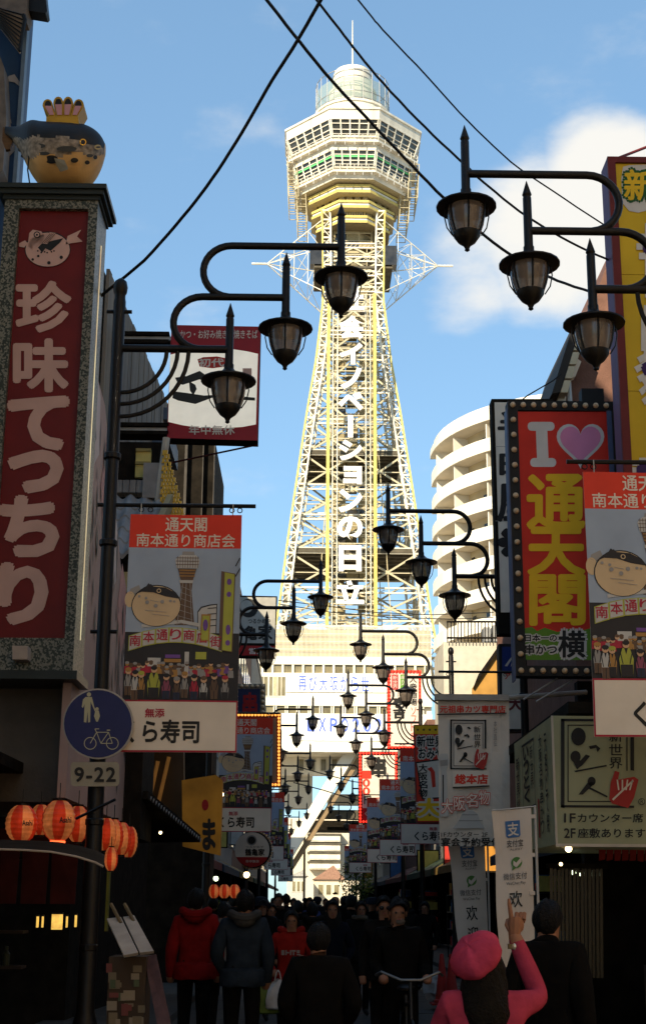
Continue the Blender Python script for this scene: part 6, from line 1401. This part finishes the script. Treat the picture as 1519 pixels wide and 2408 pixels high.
# ================================================================ people
SKIN = mat('skin', (.22, .10, .055), .6, var=.2); HAIRM = mat('hair_black', (.005, .004, .003), .55, var=.4, scale=30, bump=.8, bscale=90, spec=.12); SHOE = mat('shoe_dark', (.01, .009, .008), .6)
JN = {'pel': (0, 0, .52), 'spi': (0, 0, .61), 'che': (0, .005, .73), 'nb': (0, .008, .815), 'nk': (0, .0, .845), 'hd': (0, -.008, .895), 'ht': (0, -.004, .955)}
def person(label, X, Y, H, face=0, jacket=None, trousers=None, hair='short', arms=None, puff=1.0, stride=.05, hood=None, skin=SKIN, hat=None, lean=0, z0=.03, coat=False, faced=None, group='people walking in the street'):
    t = thing('person', label, 'person', (X, Y, z0), group)
    J = dict(JN)
    for s, k in ((-1, 'l'), (1, 'r')):
        J['hip'+k] = (s*.052, 0, .495); J['kn'+k] = (s*.056, -s*stride*.6-.01, .28); J['an'+k] = (s*.056, s*stride, .045); J['to'+k] = (s*.064, s*stride-.075, .018)
        J['sh'+k] = (s*.105, .005, .795); J['el'+k] = (s*.142, .02, .625); J['wr'+k] = (s*.135, -.045, .485); J['hn'+k] = (s*.130, -.065, .44)
    rn = random.Random(label); md = rn.randrange(4)
    if arms: J.update(arms)
    else:
        for s, k in ((-1, 'l'), (1, 'r')):
            m_ = md if s > 0 else rn.randrange(3)
            if m_ == 1: J['el'+k] = (s*.155, .03, .63); J['wr'+k] = (s*.10, -.055, .53); J['hn'+k] = (s*.085, -.07, .515)
            elif m_ == 2: J['el'+k] = (s*.135, .045, .62); J['wr'+k] = (s*.14, .0, .48); J['hn'+k] = (s*.138, -.015, .435)
            elif m_ == 3: J['el'+k] = (s*.15, -.01, .64); J['wr'+k] = (s*.08, -.12, .69); J['hn'+k] = (s*.065, -.135, .72)
    ln = rn.uniform(-.02, .02); tw = rn.uniform(-.025, .012)
    for n_ in ('nk', 'hd', 'ht'): J[n_] = (J[n_][0]+ln*.6, J[n_][1]+tw, J[n_][2]-abs(tw)*.3)
    for k in 'lr': J['sh'+k] = (J['sh'+k][0], J['sh'+k][1], J['sh'+k][2]-.012+rn.uniform(-.006, .006))
    Rd = {'pel': (.088*puff, .066*puff), 'spi': (.082*puff, .062*puff), 'che': (.100*puff, .068*puff), 'nb': (.052, .045), 'nk': (.033, .034), 'hd': (.047, .056), 'ht': (.040, .046)}
    for k in 'lr':
        Rd.update({'hip'+k: (.058, .06), 'kn'+k: (.040, .042), 'an'+k: (.028, .03), 'to'+k: (.024, .016), 'sh'+k: (.044*puff, .044*puff), 'el'+k: (.034*puff, .034*puff), 'wr'+k: (.024*puff, .024*puff), 'hn'+k: (.017, .022)})
        if coat: Rd['hip'+k] = (.072, .07)
    E = [('pel', 'spi', 'j'), ('spi', 'che', 'j'), ('che', 'nb', 'j'), ('nb', 'nk', 'j'), ('nk', 'hd', 's'), ('hd', 'ht', 's')]
    for k in 'lr': E += [('pel', 'hip'+k, 'j' if coat else 't'), ('hip'+k, 'kn'+k, 't'), ('kn'+k, 'an'+k, 't'), ('an'+k, 'to'+k, 'b'), ('che', 'sh'+k, 'j'), ('sh'+k, 'el'+k, 'j'), ('el'+k, 'wr'+k, 'j'), ('wr'+k, 'hn'+k, 's')]
    names = list(J); idx = {n: i for i, n in enumerate(names)}
    me = bpy.data.meshes.new('body'); me.from_pydata([tuple(c*H for c in J[n]) for n in names], [(idx[a], idx[b]) for a, b, _ in E], [])
    o = bpy.data.objects.new('body', me); col.objects.link(o); o.modifiers.new('s', 'SKIN'); sm = o.modifiers.new('u', 'SUBSURF'); sm.levels = 2; sm.render_levels = 2
    sv = me.skin_vertices[0].data
    for n in names: sv[idx[n]].radius = tuple(r*H for r in Rd[n]); sv[idx[n]].use_root = n == 'pel'
    dg = bpy.context.evaluated_depsgraph_get(); nm = bpy.data.meshes.new_from_object(o.evaluated_get(dg)); o.modifiers.clear(); o.data = nm; bpy.data.meshes.remove(me); nm.name = 'body'
    nm.materials.clear()
    for m in (skin, jacket, trousers, SHOE): nm.materials.append(m)
    key = {'s': 0, 'j': 1, 't': 2, 'b': 3}; segs = [(Vector(J[a])*H, Vector(J[b])*H, key[c]) for a, b, c in E]
    for f in nm.polygons:
        c = f.center; best = 9; bi = 1
        for a, b, k in segs:
            d = b-a; tt = max(0, min(1, (c-a).dot(d)/max(1e-9, d.length_squared))); q = (c-a-d*tt).length
            if q < best-1e-6: best = q; bi = k
        if bi in (1, 2) and c.z > .855*H and abs(c.x) < .07*H: bi = 0
        if coat and bi == 2 and c.z > .36*H: bi = 1
        f.material_index = bi; f.use_smooth = True
    o.parent = t; LOC[o] = LOC[t]; t.rotation_euler.z = face
    def part(mb, name, smooth=True): ob = mb.build(name, None, smooth=smooth); ob.parent = t; return ob
    hc = Vector(J['hd'])*H+Vector((0, 0, .02*H)); r = .0605*H
    if hair:
        b = MB(); n, k = 18, 12; zl = {'short': -.1, 'long': -1.6, 'bob': -.75, 'bald': .75}[hair]
        for i in range(k):
            for j in range(n):
                q = []
                for ii, jj in ((i, j), (i, j+1), (i+1, j+1), (i+1, j)):
                    a = 2*math.pi*jj/n; fr = ii/k; front = max(0, -math.sin(a)); back = max(0, math.sin(a)); sd_ = 1-max(front, back); lim = (.29*front+.56*sd_+.84*back+(.22*sd_ if hair in ('long', 'bob') else 0))*math.pi
                    if hair == 'bald': lim *= .25
                    ph = fr*lim; w_ = 1.05+.05*math.sin(3*a+5*fr+len(label))+.035*math.sin(7*a-3*fr)+.03*math.sin(13*(jj % n)+7*ii); q.append(hc+Vector((r*.86*w_*math.sin(ph)*math.cos(a), r*1.02*w_*math.sin(ph)*math.sin(a)+.004, r*1.10*w_*math.cos(ph))))
                b.face(q, HAIRM if hair != 'bald' else skin)
        part(b, 'hair')
        if hair == 'long':
            b = MB(); b.lathe([(.052*H, .0), (.066*H, -.05*H), (.068*H, -.11*H), (.05*H, -.16*H), (.01, -.17*H)], hc+Vector((0, .012*H, 0)), HAIRM, 14, 1, .62); part(b, 'hair_length')
    if faced is None: faced = abs(face) < 1.2
    if faced:                                # features on heads turned to the viewer
        b = MB(); b.add([hc+Vector(p)*H for p in ((-.008, -.050, -.026), (.008, -.050, -.026), (0, -.066, -.026), (0, -.052, .0))], [(0, 1, 2), (0, 2, 3), (1, 3, 2)], skin); part(b, 'nose')
        for s in (-1, 1):
            part(MB().ball(hc+Vector((s*.020*H, -.047*H, -.006*H)), .0070*H, mat('eye_dark', (.02, .015, .012), .3), 8, 5), 'eye')
            part(MB().ball(hc+Vector((s*.047*H, .0, -.014*H)), .011*H, skin, 8, 5, .5, 1, 1.5), 'ear')
        part(MB().ball(hc+Vector((0, -.047*H, -.042*H)), .012*H, mat('lips', (.22, .07, .06), .5), 8, 5, 1.2, .5, .35), 'mouth')
    if jacket is not None and not coat:
        b = MB(); b.lathe([(.100*puff*H, .462*H), (.106*puff*H, .468*H), (.108*puff*H, .50*H), (.104*puff*H, .545*H), (.085*puff*H, .56*H)], (0, 0, 0), jacket, 26, 1, .78)
        for i, v_ in enumerate(b.v): b.v[i] = v_*1.0+Vector((0, 0, .004*H*math.sin(i*1.3)))
        part(b, 'jacket_hem')
    if hood:
        b = MB(); c = Vector(J['nb'])*H+Vector((0, .035*H, .012*H)); b.tube([c+Vector((.075*H*math.cos(a), .05*H*math.sin(a), .022*H*math.cos(a)**2)) for a in [math.pi*2*k/18 for k in range(19)]], [.026*H]*19, hood, 9, False); part(b, 'hood')
        part(MB().ball(c+Vector((0, .035*H, -.012*H)), .055*H, hood, 12, 8, 1.15, .62, .72), 'hood_fold')
    return t
def cloth(name, c, rough=.85): return mat('cloth_'+name, c, rough, var=.3, scale=9, bump=.6, bscale=14, spec=.04)
RJ = cloth('red', (.16, .007, .007)); DEN = cloth('denim', (.016, .022, .030)); BK = cloth('black', (.0045, .004, .0035)); BK2 = cloth('charcoal', (.008, .007, .006)); NV = cloth('navy', (.005, .006, .010)); TR = cloth('trouser', (.0055, .005, .0045)); PK = cloth('pink', (.30, .035, .065)); GR = cloth('grey', (.045, .042, .038)); OLI = cloth('olive', (.010, .009, .005)); RH = cloth('hoodie_red', (.20, .010, .007))
PI = math.pi
def ground_at(x, Y): return at(x, 2300, Y).x
# walkers seen from behind
person('person in a puffy red hooded jacket walking away on the left', ground_at(457, 15.0), 15.0, 1.72, PI, RJ, TR, 'short', puff=1.22, hood=RJ)
person('person in a faded blue denim jacket with grey hood walking away', ground_at(571, 14.0), 14.0, 1.70, PI+.1, DEN, TR, 'short', puff=1.22, hood=GR)
person('short person in black coat seen from behind, centre of the crowd', ground_at(752, 9.6), 9.6, 1.46, PI, BK, BK, 'short', puff=1.35, coat=True)
person('person in a white top half hidden between red and denim jackets', ground_at(520, 18.0), 18.0, 1.58, PI, cloth('offwhite', (.16, .14, .125)), TR, 'bob')
# red hoodie with two bags
arms = {'elr': (.165, -.02, .64), 'wrr': (.075, -.125, .655), 'hnr': (.05, -.145, .665), 'ell': (-.175, -.01, .63), 'wrl': (-.115, -.11, .56), 'hnl': (-.10, -.135, .545)}
pr3 = person('person in a red hoodie facing us with green and white carrier bags', ground_at(684, 15.5), 15.5, 1.50, 0.0, RH, TR, 'bob', arms=arms, puff=1.25, hood=RH)
q_ = Print((0, 0, 0)); CW = cloth('print_white', (.22, .20, .18))
for u0, u1, v0, v1 in ((-.10, -.07, 0, .05), (-.06, -.045, .0, .05), (-.045, -.02, .018, .032), (-.01, .005, 0, .05), (.01, .05, .035, .05), (.02, .035, 0, .03), (.06, .10, 0, .012), (.06, .09, .02, .05)): q_.rect(u0, u1, v0, v1, CW, 1)
o = q_.build('chest_print'); o.parent = pr3; o.location = (.0, -.16, 1.02)
hp_ = Vector((ground_at(684, 15.5)-.15, 15.5-.24, .82))
for nm, lb, dx, dz, wd, ht, m, cat in (('carrier_bag', 'white plastic carrier bag hanging from the red hoodie person\'s hand', .02, 0, .135, .30, mat('bag_white', (.42, .42, .42), .4, var=.2, bump=.7, bscale=14), 'bag'), ('carrier_bag', 'green cloth bag behind the white carrier bag', -.12, -.01, .17, .34, mat('bag_green', (.10, .15, .025), .6, var=.3, bump=.7, bscale=10), 'bag')):
    b = MB(); c = hp_+Vector((dx, 0 if dx > 0 else .09, dz)); n = 14; prof = [(.02, 0), (.35, -.12), (.75, -.35), (1, -.7), (.98, -.95), (.7, -1.0)]
    b.lathe([(wd*r_*(1 if i else 1), ht*z_) for i, (r_, z_) in enumerate(prof)], c, m, n, 1, .5)
    for i, v_ in enumerate(b.v): b.v[i] = v_+Vector((.012*math.sin(i*1.7), .012*math.cos(i*2.3), .006*math.sin(i*3.1)))
    t = thing(nm, lb, cat, tuple(c+Vector((0, 0, -ht))), 'bags carried by the red hoodie person'); b.build('bag_body', t, smooth=True)
    for s_ in (-1, 1): MB().tube([c+Vector((s_*wd*.25, 0, -.02)), c+Vector((s_*wd*.12, 0, .06)), c+Vector((0, 0, .085))], .006, m, 6).build('handle', t)
# facing the viewer
person('woman with long dark hair and dark jacket facing us, centre', ground_at(778, 17.5), 17.5, 1.62, .05, NV, TR, 'long')
person('person in sunglasses and a dark zipped jacket facing us, right of centre', ground_at(905, 15.5), 15.5, 1.66, -.05, BK2, TR, 'short', puff=1.15)
pq = thing('sunglasses', 'dark sunglasses worn by the person in the zipped jacket', 'glasses', (ground_at(905, 15.5), 15.43, 1.515))
for s_ in (-1, 1): MB().ball((ground_at(905, 15.5)+s_*.036, 15.5-.105, 1.53), .026, mat('lens', (.008, .008, .008), .15), 10, 6, 1, .4, .8).build('lens', pq)
MB().beam((ground_at(905, 15.5)-.07, 15.41, 1.538), (ground_at(905, 15.5)+.07, 15.41, 1.538), .01, .008, BLACKM).build('frame', pq)
person('stocky person in a black coat and pale mask, pushing a bicycle', ground_at(938, 13.2), 13.2, 1.62, .15, BK, TR, 'short', arms={'wrl': (-.12, -.16, .56), 'hnl': (-.12, -.20, .55), 'wrr': (.12, -.16, .56), 'hnr': (.12, -.20, .55)}, puff=1.3, coat=True)
mk = thing('face_mask', 'pale face mask worn by the person with the bicycle', 'mask', (ground_at(938, 13.2), 13.1, 1.42)); MB().ball((ground_at(938, 13.2)+.012, 13.2-.085, 1.425), .042, cloth('mask', (.10, .08, .065)), 12, 8, 1, .5, .7).build('cloth', mk, smooth=True)
# bicycle
bx, by_ = ground_at(958, 12.6), 12.6; bi = thing('bicycle', 'dark bicycle with pale handlebars pushed through the crowd', 'bicycle', (bx, by_, .03))
for yy in (-.5, .5):
    b = MB(); b.tube([(bx, by_+yy+.31*math.cos(R(20*k)), .35+.31*math.sin(R(20*k))) for k in range(19)], .016, BLACKM, 6, False); w_ = b.build('wheel', bi)
    b = MB()
    for k in range(10): b.tube([(bx, by_+yy, .35), (bx, by_+yy+.3*math.cos(R(36*k)), .35+.3*math.sin(R(36*k)))], .002, STEEL, 4)
    b.build('spokes', w_)
b = MB()
for a_, c_ in (((0, .5, .35), (0, .12, .34)), ((0, .12, .34), (0, -.38, .78)), ((0, .12, .34), (0, .22, .82)), ((0, .22, .74), (0, -.38, .80)), ((0, .5, .35), (0, .22, .76)), ((0, -.5, .35), (0, -.36, .95))): b.tube([(bx+a_[0], by_+a_[1], a_[2]), (bx+c_[0], by_+c_[1], c_[2])], .015, BLACKM, 6)
b.build('frame', bi)
MB().tube([(bx-.28, by_-.18, 1.0), (bx-.24, by_-.32, 1.03), (bx-.08, by_-.37, .97), (bx+.08, by_-.37, .97), (bx+.24, by_-.32, 1.03), (bx+.28, by_-.18, 1.0)], .012, mat('chrome', (.12, .115, .11), .4, .6), 8).build('handlebar', bi, smooth=True)
MB().ball((bx, by_+.24, .87), .10, BLACKM, 12, 7, .8, 1.2, .4).build('saddle', bi, smooth=True)
# further heads
far = [(498, 24, 1.66, PI, BK, 'short', 'person in black behind the white topped person, left'), (548, 26, 1.70, PI, BK2, 'short', 'person in charcoal by the lantern row'), (610, 20, 1.64, 0, BK, 'bob', 'person in black walking towards us, left of the red hoodie'), (650, 26, 1.72, 0, BK, 'short', 'person with cropped hair in black, above the red hoodie'), (672, 32, 1.74, PI, NV, 'short', 'distant person in navy, above the red hoodie'), (700, 24, 1.60, PI, BK, 'bob', 'person in black seen from behind, centre left of the arch'), (726, 30, 1.66, 0, cloth('blue', (.05, .06, .16)), 'short', 'distant person with a blue top, centre'), (745, 40, 1.70, PI, BK2, 'short', 'far person in charcoal directly below the arch'), (762, 46, 1.68, 0, RJ, 'short', 'far person in a red top below the arch'), (790, 23, 1.72, 0, BK, 'bald', 'bald person facing us, right of centre'), (826, 24, 1.70, PI, BK, 'short', 'person in black with raised collar right of the bald person'), (846, 21, 1.60, 0, BK2, 'bob', 'person in charcoal facing us right of the bald person'), (875, 27, 1.66, 0, BK, 'short', 'person in black near the right hand shops'), (930, 22, 1.68, .3, OLI, 'short', 'person in an olive coat near the right hand shops'), (1000, 27, 1.60, -.3, BK, 'bob', 'person in black by the left welcome flag'), (640, 52, 1.68, PI, BK, 'short', 'far small person in black, left side of the street'), (805, 55, 1.68, PI, NV, 'short', 'far small person in navy, right side of the street'), (716, 60, 1.70, PI, BK, 'short', 'tiny person in black at the far end of the street'), (590, 34, 1.62, PI, BK, 'short', 'person in black passing the round shop sign'), (632, 22, 1.56, .2, BK2, 'bob', 'short person in charcoal just left of the red hoodie'), (688, 38, 1.66, 0, BK, 'bob', 'person in black far back, left of the arch centre'), (735, 20.5, 1.58, PI, BK2, 'bob', 'person in charcoal right behind the red hoodie'), (812, 33, 1.70, PI, BK, 'short', 'person in black far back, right of the arch centre'), (860, 38, 1.66, 0, NV, 'short', 'person in navy beside the tree on the right'), (900, 30, 1.72, PI, BK, 'short', 'tall person in black before the right hand racks'), (955, 26, 1.64, 0, BK2, 'bob', 'person in charcoal beside the right hand racks')]
for ii, (x, Y, H, fc, jk, hr, lb) in enumerate(far):
    t = person(lb, ground_at(x, Y), Y, H, fc+random.uniform(-.35, .35), jk, TR, hr, puff=random.uniform(1.0, 1.25), stride=random.uniform(.02, .09), coat=ii % 3 == 0, hood=jk if ii % 4 == 1 else None)
    hz_ = .915*H
    if ii % 5 == 2:
        b = MB(); b.lathe([(.072*H, -.005*H), (.074*H, .03*H), (.055*H, .065*H), (.01*H, .075*H)], (0, 0, hz_), cloth('cap', (.012, .014, .02)), 16); b.box(-.045*H, .045*H, -.12*H, -.05*H, hz_+.0, hz_+.012, cloth('cap', (.012, .014, .02))); o = b.build('cap', None, smooth=True); o.parent = t
    if ii % 4 == 3:
        b = MB(); b.tube([(.055*H*math.cos(a), .05*H*math.sin(a), .835*H+.008*math.sin(3*a)) for a in [2*math.pi*k/16 for k in range(17)]], [.022*H]*17, cloth('scarf_%d' % (ii % 3), ((.05, .03, .02), (.035, .04, .05), (.07, .055, .04))[ii % 3]), 8, False); o = b.build('scarf', None, smooth=True); o.parent = t
    if ii % 4 == 0:
        b = MB(); b.ball((0, .11*H, .68*H), .10*H, cloth('pack', (.010, .011, .013)), 12, 8, .95, .5, 1.35); o = b.build('backpack', None, smooth=True); o.parent = t
person('dark haired person in a black coat at the lower right, back turned', ground_at(1292, 8.6), 8.6, 1.62, PI-.5, BK, BK, 'short', puff=1.3, coat=True, z0=.03)

# woman in pink with raised pointing hand, seen from behind
HY, HH = 6.9, 1.41; HX = ground_at(1128, HY)
ph = person('woman in pink jacket and pink beret seen from behind, pointing upwards', HX, HY, HH, PI, PK, TR, None, arms={'shl': (-.115, -.01, .80), 'ell': (-.215, -.10, .80), 'wrl': (-.142, -.13, .985), 'hnl': (-.135, -.132, 1.02), 'elr': (.155, -.04, .63), 'wrr': (.10, -.12, .60), 'hnr': (.07, -.14, .61)}, puff=1.2, faced=False)
fl_ = lambda p: Vector((-p[0], -p[1], p[2]))
def ppart(mb, name, smooth=True):
    mb.v = [fl_(v_) for v_ in mb.v]; ob = mb.build(name, None, smooth=smooth); ob.parent = ph; return ob
hc = Vector((0, 0, .905*HH)); b = MB(); b.lathe([(.04, .095), (.08, .06), (.10, 0), (.106, -.06), (.118, -.14), (.125, -.20), (.11, -.26), (.02, -.28)], hc+Vector((.015, -.02, 0)), HAIRM, 22, 1, .85)
for i, v_ in enumerate(b.v): b.v[i] = v_+Vector((.006*math.sin(i*1.9), .006*math.cos(i*2.7), 0))
ppart(b, 'hair')
b = MB(); n = 30
prof = [(.0, .085), (.04, .083), (.08, .073), (.115, .05), (.13, .018), (.128, -.008), (.112, -.03), (.098, -.042), (.09, -.046)]
tilt = Matrix.Rotation(R(-40), 3, 'Y') @ Matrix.Rotation(R(30), 3, 'X')
b.lathe([(max(.001, r_), z_) for r_, z_ in prof[::-1]], (0, 0, 0), cloth('beret', (.36, .04, .08)), n)
for i, v_ in enumerate(b.v):
    a = math.atan2(v_.y, v_.x); v_ = v_*(1+.03*math.sin(5*a)+.02*math.sin(9*a+1))
    b.v[i] = hc+Vector((-.015, -.03, .045))+tilt @ v_
ppart(b, 'beret')
W = Vector((.138, .132, .995))*HH; hb = MB()
def chain(pts, rs): hb.tube([W+Vector(p) for p in pts], rs, SKIN, 9)
chain([(0, 0, -.05), (0, .0, .02), (.004, .002, .06), (.006, .004, .095)], [.026, .030, .036, .030])
hb.ball(W+Vector((.012, .0, .06)), .036, SKIN, 12, 8, 1.0, .55, 1.15)
chain([(-.012, .0, .088), (-.018, -.004, .125), (-.022, -.006, .155), (-.024, -.004, .182)], [.0120, .0110, .0100, .006])
for k, x in enumerate((.010, .030, .046)): chain([(x, .0, .085), (x+.006, .012, .112), (x+.010, .040, .108), (x+.008, .044, .082), (x+.004, .026, .072)], [.011, .0112, .010, .0095, .007])
chain([(-.022, .002, .035), (-.034, .016, .060), (-.026, .034, .080), (-.008, .044, .088)], [.013, .012, .0105, .007])
ppart(hb, 'hand')
wt = MB(); wt.lathe([(.031, -.012), (.035, -.012), (.035, .012), (.031, .012)], W+Vector((0, 0, -.04)), mat('watch_band', (.35, .26, .13), .3, .7), 16); ob = ppart(wt, 'watch')
wf = MB().ball(W+Vector((.0, -.034, -.04)), .019, mat('watch_face', (.5, .42, .3), .2, .5), 12, 6, 1, .4, 1); wf.v = [fl_(v_) for v_ in wf.v]; ob2 = wf.build('watch_face', None, smooth=True); ob2.parent = ob
